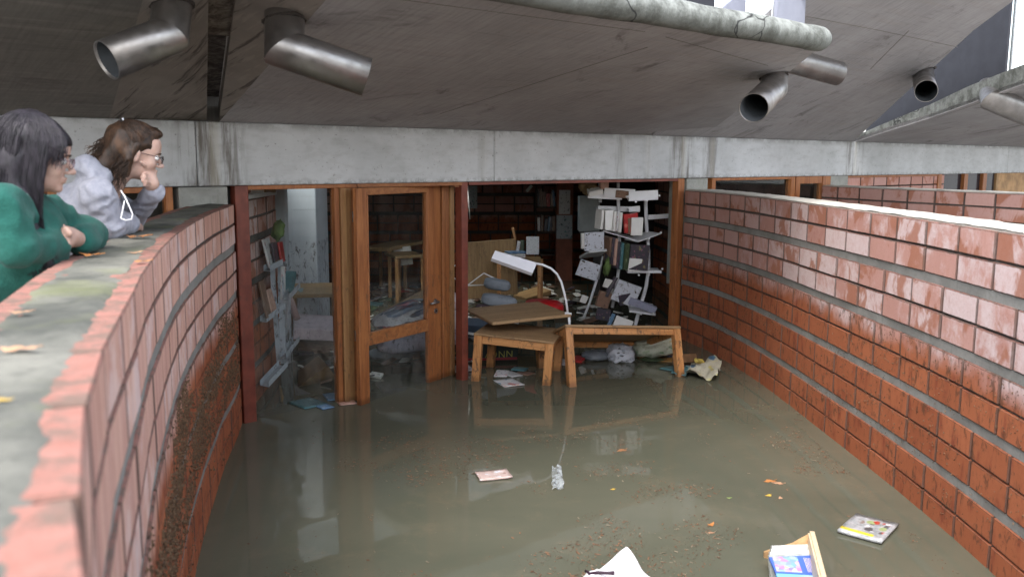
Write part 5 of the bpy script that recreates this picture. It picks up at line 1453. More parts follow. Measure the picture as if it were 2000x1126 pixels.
# wooden magazine box, lower edge of the picture
bxo = world_empty("magazine_box", "open pale wooden box of blue and white magazines, cut by the picture's lower edge", "box", tuple(fl(1560, 1120, 0)))
c0 = at(1586, 1040, 4.36); c1 = at(1608, 1130, 4.02); c0z = V((c0.x, c0.y, 0))
zt = c0.z
Rp = [fl(1586, 1040, .17), fl(1612, 1140, .17)]
Lp = fl(1500, 1066, .06)
MB().beam(Rp[0], Rp[1] + (Rp[1] - Rp[0]) * .3, .022, .02).build("side_board", WOOD_PALE, bxo)
sdp = MB(); a_, b_ = Rp[0], Rp[1] + (Rp[1] - Rp[0]) * .3
n_ = V((-.02, 0, 0))
sdp.add([a_, b_, V((b_.x, b_.y, -.15)), V((a_.x, a_.y, -.15)), a_ + n_, b_ + n_, V((b_.x, b_.y, -.15)) + n_, V((a_.x, a_.y, -.15)) + n_], [(3, 2, 1, 0), (4, 5, 6, 7), (0, 1, 5, 4), (2, 3, 7, 6), (0, 4, 7, 3), (1, 2, 6, 5)])
sdp.build("side_board", WOOD_PALE, bxo)
bk = MB(); dir_ = (Lp - Rp[0]); e_ = Rp[0] + V((dir_.x, dir_.y, 0)) * 1.1; e_.z = .03; f_ = Rp[0] + V((dir_.x, dir_.y, 0)) * .45; f_.z = .10
t_ = V((0, -.015, 0)); lo = lambda p: V((p.x, p.y, -.15))
ring = [Rp[0] - V((.012, 0, 0)), f_, e_, lo(e_), lo(Rp[0])]
bk.add(ring + [p + t_ for p in ring], [(0, 1, 2, 3, 4), (9, 8, 7, 6, 5)] + [(i, (i + 1) % 5, 5 + (i + 1) % 5, 5 + i) for i in range(5)])
WOOD_BACK = mat_wood("box_back_timber", (.50, .30, .14), (.62, .40, .20), 0, 0)
bk.build("back_board", WOOD_BACK, bxo)
rd = (Rp[1] - Rp[0]).normalized(); ld = V((-1, .07, 0)).normalized()
def mag(u0, v0, u1, v1, z, th, mat, lb, tilt=.9, H=.16):
    """magazine leaning in the box: top edge from (u1) at the side board to (u0)"""
    a_, b_ = fl(u0, v0, z), fl(u1, v1, z); x = (b_ - a_).normalized(); y = V((0, 0, 1)).cross(x)
    up = (V((0, 0, 1)) * math.cos(tilt) + y * math.sin(tilt))
    p3 = a_ - up * H
    return up, tag(link("magazine", MB().slab(p3, p3 + (b_ - a_), a_, th).mesh("magazine"), None, mat), lb, "magazine", "magazines in the wooden box")
PG = mat_plain("wet_page_edges", (.58, .58, .56), .6, .15, scale=30)
PG2 = mat_plain("grey_page_edges", (.40, .42, .40), .6, .2, scale=30)
for k, (v_, m_, lb) in enumerate(((1062, PG, "rearmost pale magazine in the wooden box"), (1068, PG2, "grey magazine second from the back of the wooden box"), (1074, PG, "pale magazine third from the back of the wooden box"), (1080, PG2, "grey magazine just behind the blue one in the wooden box"))):
    mag(1508 - 2 * k, v_ + 3, 1584 + 2 * k, v_, .12 - .004 * k, .018, m_, lb, .35)
def mat_bluemag():
    m = NT("blue_magazine_cover"); p = m.gen; x = m.xyz(p)
    col = m.mix(m.step(x[1], .42, .44, 1, 0), (.05, .11, .42), (.16, .45, .72))
    v = m.n("ShaderNodeTexVoronoi", {"Vector": p, "Scale": 9})
    reg = m.math('MULTIPLY', m.math('MULTIPLY', m.step(x[0], .06, .08), m.step(x[0], .56, .58, 1, 0)), m.math('MULTIPLY', m.step(x[1], .48, .5), m.step(x[1], .9, .92, 1, 0)))
    pic = m.mix(.45, m.vmul(v.outputs["Color"], (.6, .5, .6)), (.30, .36, .55))
    col = m.mix(reg, col, pic)
    reg2 = m.math('MULTIPLY', m.math('MULTIPLY', m.step(x[0], .68, .69), m.step(x[0], .86, .87, 1, 0)), m.math('MULTIPLY', m.step(x[1], .5, .52), m.step(x[1], .88, .9, 1, 0)))
    ln = m.step(m.math('FRACT', m.math('MULTIPLY', x[0], 34)), .4, .5)
    col = m.mix(m.math('MULTIPLY', reg2, ln), col, (.45, .38, .42))
    w_ = m.math('MULTIPLY', m.math('MULTIPLY', m.step(x[0], .88, .885), m.step(x[0], .97, .975, 1, 0)), m.math('MULTIPLY', m.step(x[1], .6, .61), m.step(x[1], .84, .85, 1, 0)))
    col = m.mix(w_, col, (.8, .8, .84))
    col = m.mix(m.math('MULTIPLY', m.math('MULTIPLY', m.step(x[1], .42, .43, 1, 0), .8), m.step(m.math('ADD', x[0], x[1]), .8, 1.2)), col, (.45, .58, .70))
    return m.fin(col, .3, .5)
mag(1502, 1087, 1589, 1083, .115, .012, mat_bluemag(), "blue magazine with pictures, foremost in the wooden box", 1.15, .20)
mag(1503, 1127, 1592, 1122, .06, .012, PR_BLUE, "dull blue magazine lowest in the wooden box", 1.15, .12)

# ------------------------------------------------------------------ leaves and flotsam
LEAF_B = mat_plain("brown_leaf", (.30, .14, .06), .7, .3); LEAF_Y = mat_plain("yellow_leaf", (.55, .36, .06), .6, .25); LEAF_O = mat_plain("orange_leaf", (.42, .17, .05), .7, .3); LEAF_T = mat_plain("tan_dry_leaf", (.42, .24, .14), .7, .25)
def leaf(label, u, v, z, size, mat, rz, curl=.25, seed=0):
    size *= .72; curl *= .5
    n = 15; pts = []
    for k in range(n):
        t = 2 * math.pi * k / n; r = .5 * (1 + .30 * math.cos(3 * t + seed) + .18 * math.cos(7 * t + seed))
        x, y = r * math.cos(t), .62 * r * math.sin(t)
        pts.append(V((x * size, y * size, size * curl * (x * x * 1.6 + .3 * math.sin(4 * t)))))
    me = MB().add([V((0, 0, size * .02))] + pts, [(0, 1 + k, 1 + (k + 1) % n) for k in range(n)], True)
    me.tube([V((.35 * size, 0, size * curl * .2)), V((.75 * size, .05 * size, size * .1))], size * .02, 4)
    o = link("leaf", me.mesh("leaf"), None, mat); p = onz(u, v, z); o.location = p + V((0, 0, .002)); o.rotation_euler = (0, 0, rz)
    return tag(o, label, "leaf", "fallen leaves")
leaf("large tan leaf on the near part of the mossy coping", 37, 683, WT + .008, .075, LEAF_T, .1, .3, 1)
leaf("smaller tan leaf further up the coping, before the green sleeve", 40, 611, WT + .008, .055, LEAF_T, .4, .3, 2)
leaf("brown leaf beside the green sleeve's cuff", 178, 499, WT + .01, .085, LEAF_O, .2, .4, 3)
leaf("rust brown leaf on the coping in front of the grey hoodie", 266, 463, WT + .01, .13, LEAF_B, 0, .3, 4)
leaf("dull brown leaf in the coping's middle", 262, 494, WT + .008, .07, LEAF_T, .8, .2, 5)
leaf("brown leaf near the coping's brick edge", 277, 511, WT + .008, .07, LEAF_B, .1, .3, 6)
leaf("small yellow leaf at the picture's left side on the coping", 4, 783, WT + .008, .03, LEAF_Y, .1, .2, 7)
leaf("orange end of the leaf pair floating near the right wall", 1503, 939, .0, .10, LEAF_O, .2, .05, 8)
leaf("yellow end of the leaf pair floating near the right wall", 1519, 943, .0, .09, LEAF_T, -.3, .05, 9)
leaf("yellow leaf below the floating leaf pair", 1501, 967, .0, .06, LEAF_Y, .5, .1, 10)
leaf("pale leaf right of the small yellow one", 1524, 972, .0, .05, LEAF_T, 1.2, .1, 11)
leaf("tiny green leaf left of the small yellow one", 1424, 972, .0, .04, mat_plain("green_leaf", (.20, .26, .08), .6), .2, .1, 12)
leaf("orange leaf floating above the tan one, left of the wooden box", 1389, 1024, .0, .07, LEAF_O, .9, .15, 13)
leaf("tan leaf below the orange one, left of the wooden box", 1388, 1040, .0, .05, LEAF_T, .1, .1, 14)
leaf("brown leaf floating right of the lamp's reflection", 1214, 879, .0, .10, LEAF_B, .5, .05, 15)
leaf("olive leaf fragment in the middle of the water", 1197, 955, .0, .045, LEAF_Y, .5, .05, 16)
# twigs, seeds and crumbs afloat
random.seed(77)
fm = [MB(), MB()]
def inpool(x, y):
    return y < 8.4 + .85 * x - .2 and -1.9 < x < 2.25
cnt = 0
while cnt < 9000:
    x, y = random.uniform(-1.9, 2.3), random.uniform(3.4, 9.2)
    if not inpool(x, y): continue
    if x < -1.35 - .12 * (y - 4) + .0: continue
    d = 1.2 * noise.noise(V((x * .9, y * .9, 5))) + 1.0 * noise.noise(V((x * 3.1, y * 3.1, 9))) + .16 * (x) - .10 * abs(y - 5.2)
    if random.random() > max(.02, min(1, (d - .05) * 2.2)): continue
    l = random.choice([.002, .002, .003, .004, .009]) * random.uniform(.7, 1.3); w = l * random.uniform(.12, .5); a = random.uniform(0, 3.14)
    if d > .35 and random.random() < .2: l *= 1.8
    c, s = math.cos(a), math.sin(a); k = random.random() < .3
    fm[k].add([(x + c * l - s * w, y + s * l + c * w, .003), (x - c * l - s * w, y - s * l + c * w, .0025), (x - c * l + s * w, y - s * l - c * w, .003), (x + c * l + s * w, y + s * l - c * w, .0055)], [(0, 1, 2, 3)])
    cnt += 1
fm[0].build("floating_debris", mat_plain("seed_crumbs", (.13, .07, .038), .8, .5, scale=40), None, "brown crumbs and seeds afloat on the muddy water", kind="stuff")
fm[1].build("floating_debris", mat_plain("pale_crumbs", (.15, .125, .085), .8, .4, scale=40), None, "pale straw bits afloat on the muddy water", kind="stuff")
# silver foil-like plastic in the middle
mb = sheetfn(((1078, 958), (1102, 956), (1096, 912), (1078, 914)), .003, .022, 11, 14, 20)
WRAP = NT("clear_crumpled_plastic")
_tr = WRAP.n("ShaderNodeBsdfTransparent"); _mx = WRAP.n("ShaderNodeMixShader"); WRAP.put(_mx.inputs[0], WRAP.step(WRAP.noise(WRAP.pos, 16, 3), .35, .65, .25, .7))
WRAP.bump(WRAP.noise(WRAP.pos, 60, 3), .8, .01); WRAP.fin((.55, .60, .62), .2, .6)
WRAP.t.links.new(_tr.outputs[0], _mx.inputs[1]); WRAP.t.links.new(WRAP.b.outputs[0], _mx.inputs[2]); WRAP.t.links.new(_mx.outputs[0], WRAP.o.inputs[0])
tag(mb.build("plastic_wrap", WRAP.m), "crumpled clear plastic wrap floating right of the lone book", "plastic")
# mud clinging to the left wall below the tide mark: torn plant bits
random.seed(9)
mbd = MB()
for i in range(22000):
    x = random.uniform(.1, 6.6); z = random.uniform(.35, 1.0) if random.random() < .9 else random.uniform(.05, .5)
    if noise.noise(V((x * 1.6, z * 5, 2))) + .35 * math.sin((z - .35) / .65 * math.pi) < random.uniform(-.1, .55): continue
    p, t, nn = LEFT.frame(x); q = p + nn * .006 + V((0, 0, z))
    l = random.uniform(.004, .014); w = random.uniform(.0015, .004); a = random.uniform(-.6, .6) + 1.57 * (random.random() < .6)
    d1 = t * math.cos(a) + V((0, 0, 1)) * math.sin(a); d2 = d1.cross(nn)
    mbd.add([q + d1 * l, q + d2 * w, q - d1 * l, q - d2 * w, q + nn * random.uniform(.003, .010)], [(0, 1, 4), (1, 2, 4), (2, 3, 4), (3, 0, 4)])
for i in range(5200):
    x = random.uniform(.3, 7.4); z = random.uniform(.08, .98)
    if noise.noise(V((x * 1.3, z * 4, 12))) + .25 < random.uniform(-.1, .8): continue
    p, t, nn = RIGHT.frame(x); q = p - nn * .006 + V((0, 0, z))
    l = random.uniform(.003, .009); w = random.uniform(.0015, .003); a = random.uniform(0, 3.1)
    d1 = t * math.cos(a) + V((0, 0, 1)) * math.sin(a); d2 = d1.cross(nn)
    mbd.add([q + d1 * l, q + d2 * w, q - d1 * l, q - d2 * w, q - nn * random.uniform(.003, .007)], [(1, 0, 4), (2, 1, 4), (3, 2, 4), (0, 3, 4)])
mbd.build("mud_crumbs", mat_plain("dried_mud_crumbs", (.11, .065, .035), .95, .5, scale=60), None, "brown plant crumbs and mud stuck on the brick walls below the tide mark", kind="stuff")
# ------------------------------------------------------------------ people: smooth bodies meshed from blended volumes
def sdf_mesh(name, prims, vox, disp=None, pad=.03, frame=None):
    """prims: ('c', a, b, ra, rb, k) tapered capsule | ('e', centre, radii, rot3x3|None, k) ellipsoid | ('s', ...) same as 'e' but carved out"""
    lo, hi = V((9e9,) * 3), V((-9e9,) * 3)
    for p in prims:
        if p[0] == 'c': pts = [(V(p[1]), p[3]), (V(p[2]), p[4])]
        elif p[0] == 'e': pts = [(V(p[1]), max(p[2]))]
        else: continue
        for c, r in pts:
            for i in range(3): lo[i] = min(lo[i], c[i] - r - pad); hi[i] = max(hi[i], c[i] + r + pad)
    n = [int((hi[i] - lo[i]) / vox) + 2 for i in range(3)]
    ax = [(lo[i] + vox * np.arange(n[i])).astype(np.float32) for i in range(3)]
    X, Y, Z = np.meshgrid(*ax, indexing='ij')
    D = np.full(X.shape, 9.0, np.float32)
    for p in prims:
        if p[0] == 'c':
            a, b, ra, rb, k = V(p[1]), V(p[2]), p[3], p[4], p[5]
            ab = b - a; L2 = max(ab.length_squared, 1e-9)
            t = np.clip(((X - a.x) * ab.x + (Y - a.y) * ab.y + (Z - a.z) * ab.z) / L2, 0, 1)
            d = np.sqrt((X - a.x - t * ab.x) ** 2 + (Y - a.y - t * ab.y) ** 2 + (Z - a.z - t * ab.z) ** 2) - (ra + (rb - ra) * t)
        else:
            c, r, Mr, k = V(p[1]), p[2], p[3], p[4]
            x, y, z = X - c.x, Y - c.y, Z - c.z
            if Mr is not None:
                Mi = Mr.transposed()
                x, y, z = (Mi[0][0] * x + Mi[0][1] * y + Mi[0][2] * z, Mi[1][0] * x + Mi[1][1] * y + Mi[1][2] * z, Mi[2][0] * x + Mi[2][1] * y + Mi[2][2] * z)
            q = np.sqrt((x / r[0]) ** 2 + (y / r[1]) ** 2 + (z / r[2]) ** 2)
            q2 = np.sqrt((x / r[0] ** 2) ** 2 + (y / r[1] ** 2) ** 2 + (z / r[2] ** 2) ** 2) + 1e-6
            d = q * (q - 1) / q2
        if p[0] == 's': d = -d; h = np.clip(.5 - .5 * (D - d) / k, 0, 1); D = D * (1 - h) + d * h + k * h * (1 - h)
        else: h = np.clip(.5 + .5 * (D - d) / k, 0, 1); D = D * (1 - h) + d * h - k * h * (1 - h)
    if disp is not None: D = D + disp(X, Y, Z).astype(np.float32)
    # naive surface nets
    S = D < 0
    c8 = [(i, j, k) for i in (0, 1) for j in (0, 1) for k in (0, 1)]
    sl = lambda A, o: A[o[0]:A.shape[0] - 1 + o[0], o[1]:A.shape[1] - 1 + o[1], o[2]:A.shape[2] - 1 + o[2]]
    cnt = sum(sl(S, o).astype(np.int8) for o in c8)
    act = (cnt > 0) & (cnt < 8)
    idx = np.full(act.shape, -1, np.int64); ii = np.argwhere(act); idx[act] = np.arange(len(ii))
    acc = np.zeros((len(ii), 3)); wt = np.zeros(len(ii))
    vals = {o: sl(D, o)[act] for o in c8}
    for o in c8:
        for a in range(3):
            if o[a] == 0:
                o2 = list(o); o2[a] = 1; o2 = tuple(o2)
                d0, d1 = vals[o], vals[o2]; m = (d0 < 0) != (d1 < 0)
                t = np.where(m, d0 / np.where(m, d0 - d1, 1), 0)
                pt = np.tile(np.array(o, float), (len(ii), 1)); pt[:, a] += t
                acc += pt * m[:, None]; wt += m
    vs = (ii + acc / wt[:, None]) * vox + np.array([lo.x, lo.y, lo.z])
    faces = []
    for a in range(3):
        b, c = (a + 1) % 3, (a + 2) % 3
        sA_ = [slice(None)] * 3; sB_ = [slice(None)] * 3; sA_[a] = slice(0, -1); sB_[a] = slice(1, None)
        e = S[tuple(sA_)] != S[tuple(sB_)]
        q = np.argwhere(e); q = q[(q[:, b] > 0) & (q[:, c] > 0) & (q[:, b] < S.shape[b] - 1) & (q[:, c] < S.shape[c] - 1)]
        if len(q) == 0: continue
        inside = S[q[:, 0], q[:, 1], q[:, 2]]
        def gi(db, dc):
            r = q.copy(); r[:, b] += db; r[:, c] += dc; return idx[r[:, 0], r[:, 1], r[:, 2]]
        f = np.stack([gi(-1, -1), gi(0, -1), gi(0, 0), gi(-1, 0)], 1)
        f[~inside] = f[~inside][:, ::-1]; faces.append(f)
    F_ = np.concatenate(faces); F_ = F_[(F_ >= 0).all(1)]
    me = bpy.data.meshes.new(name); me.from_pydata(vs.tolist(), [], F_.tolist())
    me.polygons.foreach_set("use_smooth", [True] * len(me.polygons)); me.update()
    return me
def folds(amp, fr, seed=0, aniso=(1, 1, 1)):
    rs = np.random.RandomState(seed); K = rs.normal(size=(9, 3)) * np.array(aniso) * fr; ph = rs.uniform(0, 6.28, 9)
    def f(X, Y, Z):
        s = 0
        for k, p in zip(K, ph): s = s + np.sin(X * k[0] + Y * k[1] + Z * k[2] + p + 1.5 * np.sin(X * k[1] * .4 + Z * k[0] * .4))
        return amp * (np.abs(s / 3) - .8)
    return f

def mat_skin():
    m = NT("skin"); p = m.obj
    col = m.mix(m.step(m.noise(p, 18, 3), .35, .7), (.42, .265, .21), (.50, .335, .275))
    m.fin(col, .5, .4); m.b.inputs["Subsurface Weight"].default_value = .15; m.b.inputs["Subsurface Radius"].default_value = (.01, .004, .002)
    return m.m
SKIN = mat_skin()
def mat_cloth(name, c1, c2, weave=420):
    m = NT(name); p = m.pos
    col = m.mix(m.step(m.noise(p, 30, 4, .6), .3, .7), c1, c2)
    col = m.mix(m.math('MULTIPLY', m.noise(m.vmul(p, (1, 1, 3)), weave, 2), .25), col, tuple(x * .8 for x in c1))
    m.bump(m.math('ADD', m.noise(p, weave * .35, 3), m.noise(p, 24, 5, .7)), .45, .006)
    m.fin(col, .92, .2); m.b.inputs["Sheen Weight"].default_value = .08
    return m.m
GREEN = mat_cloth("green_fleece", (.012, .076, .060), (.018, .100, .080))
GREYH = mat_cloth("grey_marl_jersey", (.26, .265, .31), (.35, .355, .405))
DENIM = mat_cloth("dark_denim", (.03, .04, .06), (.04, .05, .08))
BLACKC = mat_cloth("black_jersey", (.012, .012, .014), (.02, .02, .022))
WHITEC = mat_plain("white_cord", (.75, .75, .78), .8)
def mat_hair(name, c1, c2, c3=None):
    m = NT(name); p = m.obj
    n = m.noise(m.vmul(p, (1, 1, .25)), 90, 3, .6)
    col = m.mix(m.step(n, .3, .7), c1, c2)
    if c3 is not None: col = m.mix(m.math('MULTIPLY', m.step(m.noise(m.vmul(p, (1, 1, .5)), 16, 3, .6), .5, .68), .8), col, c3)
    m.bump(n, .5, .002)
    return m.fin(col, .5, .3, 0)
HAIR_B = mat_hair("black_hair", (.006, .005, .007), (.022, .018, .024))
HAIR_N = mat_hair("brown_hair", (.018, .011, .007), (.045, .024, .014), (.105, .052, .026))
LENS = None
def mat_lens():
    m = NT("spectacle_lens"); tr = m.n("ShaderNodeBsdfTransparent", {"Color": (.95, .96, .97)}); gl = m.n("ShaderNodeBsdfGlossy", {"Roughness": .03})
    mx = m.n("ShaderNodeMixShader"); mx.inputs[0].default_value = .12; m.t.links.new(tr.outputs[0], mx.inputs[1]); m.t.links.new(gl.outputs[0], mx.inputs[2]); m.t.links.new(mx.outputs[0], m.o.inputs[0]); return m.m
LENS = mat_lens()
EYEW = mat_plain("eye_white", (.7, .68, .66), .2, .02)
IRIS = mat_plain("dark_iris", (.02, .012, .008), .1)
RIM_L = mat_plain("pale_metal_rim", (.30, .20, .22), .25, .1, metal=.6)
RIM_D = mat_plain("dark_rim", (.02, .012, .012), .3)

def headframe(c, yaw, pitch, roll=0):
    """c: head centre at eye level; yaw from +X towards +Y, pitch nose down"""
    M = Matrix.Rotation(yaw, 3, 'Z') @ Matrix.Rotation(pitch, 3, 'Y') @ Matrix.Rotation(roll, 3, 'X')
    f = lambda x, y, z: V(c) + M @ V((x, y, z))
    return f, M
def head_prims(f, M, s=1.0):
    E = lambda c, r, k=.02: ('e', f(*[x * s for x in c]), tuple(x * s for x in r), M, k)
    P = [E((-.018, 0, .035), (.097, .075, .083)), E((.022, 0, -.022), (.066, .060, .082), .03), E((.030, 0, -.072), (.050, .046, .036), .025),
         E((.074, 0, -.094), (.016, .018, .014), .018), E((.072, 0, .024), (.017, .044, .012), .02), E((.058, 0, .055), (.032, .05, .035), .03)]
    for y in (-1, 1):
        P += [E((.058, y * .038, -.032), (.024, .020, .022), .02), E((-.008, y * .077, -.012), (.018, .007, .030), .006), E((-.001, y * .080, .004), (.012, .006, .014), .006)]
    P += [('c', f(.088 * s, 0, .004 * s), f(.112 * s, 0, -.030 * s), .0065 * s, .0105 * s, .010)]
    P += [E((.098, .009, -.036), (.010, .007, .007), .006), E((.098, -.009, -.036), (.010, .007, .007), .006)]
    P += [E((.090, 0, -.0565), (.010, .021, .0055), .006), E((.087, 0, -.068), (.010, .018, .0060), .006)]
    for y in (-1, 1): P += [('s', f(.094 * s, y * .031 * s, .0), (.016 * s, .015 * s, .011 * s), M, .012)]
    return P
def finger(pts, r=.008, k=.006):
    rr = [r, r * .95, r * .9, r * .8]
    return [('c', a, b, rr[min(i, 3)], rr[min(i + 1, 3)], k) for i, (a, b) in enumerate(zip(pts, pts[1:]))]
def glasses(f, s, rim, parent, halfrim=False):
    mb = MB()
    for y in (-1, 1):
        c = (.113, y * .033, -.004); n = 18; pts = []
        for k in range(n + 1):
            t = 2 * math.pi * k / n; xx = math.cos(t); zz = math.sin(t)
            pts.append(f((c[0] - .012 * abs(c[1] + xx * .024) / .06) * s, (c[1] + xx * .0245) * s, (c[2] + zz * .0165) * s))
        mb.tube(pts, .0016, 6, False)
        mb.tube([f(.104 * s, y * .058 * s, .004 * s), f(.06 * s, y * .074 * s, .006 * s), f(-.004 * s, y * .081 * s, .006 * s), f(-.022 * s, y * .080 * s, -.010 * s)], .0017, 6)
    mb.tube([f(.111 * s, -.010 * s, 0), f(.114 * s, 0, .003 * s), f(.111 * s, .010 * s, 0)], .0015, 6)
    g = mb.build("glasses", rim, parent)
    lb = MB()
    for y in (-1, 1):
        ctr = f(.107 * s, y * .033 * s, -.004 * s)
        ring = [f((.113 - .012 * abs(y * .033 + math.cos(t) * .024) / .06) * s, (y * .033 + math.cos(t) * .024) * s, (-.004 + math.sin(t) * .016) * s) for t in [2 * math.pi * k / 16 for k in range(16)]]
        lb.add(ring, [tuple(range(16))])
    lb.build("lens", LENS, g)
def eyes(f, s, parent):
    for y in (-1, 1):
        e = MB().grid(lambda a, b: f(.080 * s, y * .031 * s, 0) + V((math.cos(2 * math.pi * a) * math.cos(math.pi * (b - .5)), math.sin(2 * math.pi * a) * math.cos(math.pi * (b - .5)), math.sin(math.pi * (b - .5)))) * .0115 * s, 16, 10).build("eye", EYEW, parent)
        d = (f(.1, y * .031, -.005) - f(.08, y * .031, 0)).normalized(); c = f(.080 * s, y * .031 * s, 0)
        MB().tube([c + d * .0095 * s, c + d * .0122 * s], .0055 * s, 12).build("iris", IRIS, e)
        MB().tube([f(.094 * s, y * .016 * s, .019 * s), f(.096 * s, y * .030 * s, .024 * s), f(.086 * s, y * .047 * s, .019 * s)], .0024 * s, 6).build("eyebrow", HAIR_N, parent)
def strands(mb, gen, n, seed, r=(.0012, .0024), seg=11):
    rnd = random.Random(seed)
    for i in range(n):
        pts = gen(rnd)
        if pts is None: continue
        rr = rnd.uniform(*r); k = len(pts)
        mb.tube(pts, rr, 4, False, [rr * (1 - .7 * (j / (k - 1)) ** 2) for j in range(k)])

# ---- woman in the green fleece ----
px1 = lambda u, v, Y: at(u, v, Y)
H1 = px1(73, 305, 2.97)
yaw1 = R(22)
f1h, M1h = headframe(H1, yaw1, R(12), 0)
p1 = world_empty("person", "woman in a green fleece with long black hair and glasses, leaning on the coping", "person", (H1.x - .35, H1.y - .1, GZ))
fx = V((math.cos(yaw1), math.sin(yaw1), 0)); lx_ = V((-fx.y, fx.x, 0))
RS = px1(4, 408, 2.78); LS = px1(88, 425, 3.20)
chest = (RS + LS) / 2 + V((-.02, 0, -.10)); hip = V((H1.x - .50, H1.y - .12, 1.36))
RE, RW = px1(34, 520, 2.78), px1(104, 486, 2.96)
LE, LW = px1(172, 480, 3.36), px1(163, 470, 3.16)
RE.z = max(RE.z, WT + .065); RW.z = max(RW.z, WT + .055); LE.z = max(LE.z, WT + .055); LW.z = max(LW.z, WT + .05)
# body (skin): head, neck, hands, legs in one surface
hp = head_prims(f1h, M1h)
hp += [('c', f1h(-.025, 0, -.06), f1h(-.075, 0, -.20), .052, .058, .03), ('c', f1h(-.06, 0, -.17), chest, .06, .09, .05)]
hd_ = [('c', RW, px1(118, 470, 3.0), .026, .029, .02), ('c', px1(118, 470, 3.0), px1(128, 464, 3.02), .029, .027, .02)]
for j, (a, b, c) in enumerate((((126, 462), (121, 447), (114, 440)), ((120, 458), (112, 448), (110, 440)), ((116, 462), (107, 455), (104, 462)), ((115, 468), (106, 464), (106, 471)))):
    hd_ += finger([px1(*a, 3.04), px1(*b, 3.01 - .01 * j), px1(*c, 3.02)], .0085)
hd_ += finger([px1(130, 466, 3.0), px1(136, 455, 2.98), px1(130, 447, 2.98)], .0095)
hd_ += [('c', LW, px1(138, 462, 3.06), .026, .030, .02)]
for a, b, c in (((138, 455), (128, 452), (120, 456)), ((138, 461), (126, 459), (119, 464)), ((138, 467), (128, 468), (121, 472)), ((140, 472), (131, 475), (125, 478))):
    hd_ += finger([px1(*a, 3.03), px1(*b, 2.985), px1(*c, 2.985)], .0082)
body = sdf_mesh("body", hp + hd_ + [('c', chest, hip, .1, .12, .1), ('c', RW, RE, .028, .035, .03), ('c', RE, RS, .035, .045, .04), ('c', LW, LE, .028, .035, .03), ('c', LE, LS, .035, .045, .04), ('c', RS, LS, .05, .05, .05)], .0052)
link("body", body, p1, SKIN)
sl_ = [('c', RS, LS, .070, .070, .05), ('e', chest, (.11, .175, .16), Matrix.Rotation(yaw1, 3, 'Z'), .05), ('c', chest, hip, .145, .15, .06),
       ('c', RS, RE, .072, .062, .03), ('c', RE, RW, .060, .046, .015), ('c', RW - (RW - RE).normalized() * .03, RW + (RW - RE).normalized() * .012, .047, .043, .012),
       ('c', LS, LE, .075, .062, .06), ('c', LE, LW, .060, .050, .03), ('c', LW - (LW - LE).normalized() * .02, LW + (LW - LE).normalized() * .008, .049, .045, .012),
       ('e', f1h(-.08, 0, -.165), (.085, .085, .03), M1h, .03)]
fl1 = folds(.0085, 28, 3, (1, 1, 1.3))
link("fleece", sdf_mesh("fleece", sl_, .0085, fl1), p1, GREEN)
for w_, e_ in ((RW, RE), (LW, LE)):
    d = (w_ - e_).normalized(); MB().tube([w_ - d * .028, w_ - d * .024], .0505, 24, False).build("cuff_seam", bpy.data.materials["dark_metal"], p1) if False else None
link("shirt", sdf_mesh("shirt", [('e', f1h(-.02, 0, -.22), (.07, .075, .07), M1h, .02), ('c', f1h(-.01, -.01, -.24), f1h(.0, -.01, -.36), .06, .07, .03)], .009), p1, BLACKC)
kn = [V((hip.x + .10 * 0 + .12, hip.y + s_ * .10, 1.0)) for s_ in (-1, 1)]
link("jeans", sdf_mesh("jeans", [x for s_, k_ in zip((-1, 1), kn) for x in (('c', hip + lx_ * .09 * s_, k_, .10, .07, .06), ('c', k_, V((k_.x - .05, k_.y, GZ + .08)), .07, .05, .03), ('e', V((k_.x + .0, k_.y, GZ + .045)), (.12, .05, .045), None, .02))], .014), p1, DENIM)
eyes(f1h, 1, p1); glasses(f1h, 1.0, RIM_L, p1)
# hair: cap and long curtain with separate strands over it
capp = [('e', f1h(-.028, 0, .050), (.110, .092, .090), M1h, .02), ('e', f1h(-.070, 0, -.03), (.070, .086, .10), M1h, .04),
        ('c', f1h(-.055, -.055, -.02), f1h(-.030, -.072, -.17) + V((0, 0, -.0)), .040, .030, .03), ('c', f1h(-.06, .055, -.02), f1h(-.05, .07, -.17), .040, .028, .03),
        ('c', f1h(-.09, 0, -.05), f1h(-.12, 0, -.19), .06, .05, .04), ('c', f1h(-.015, -.074, -.13), f1h(.030, -.078, -.24), .026, .022, .02), ('c', f1h(.030, -.078, -.24), f1h(.100, -.082, -.345), .022, .008, .02),
        ('s', f1h(.120, 0, -.055), (.080, .105, .100), M1h, .012), ('e', f1h(.052, 0, .062), (.043, .060, .038), M1h, .012)]
hair = sdf_mesh("hair", capp, .006, folds(.004, 60, 5, (1, 1, .35)))
ho = link("hair", hair, p1, HAIR_B)
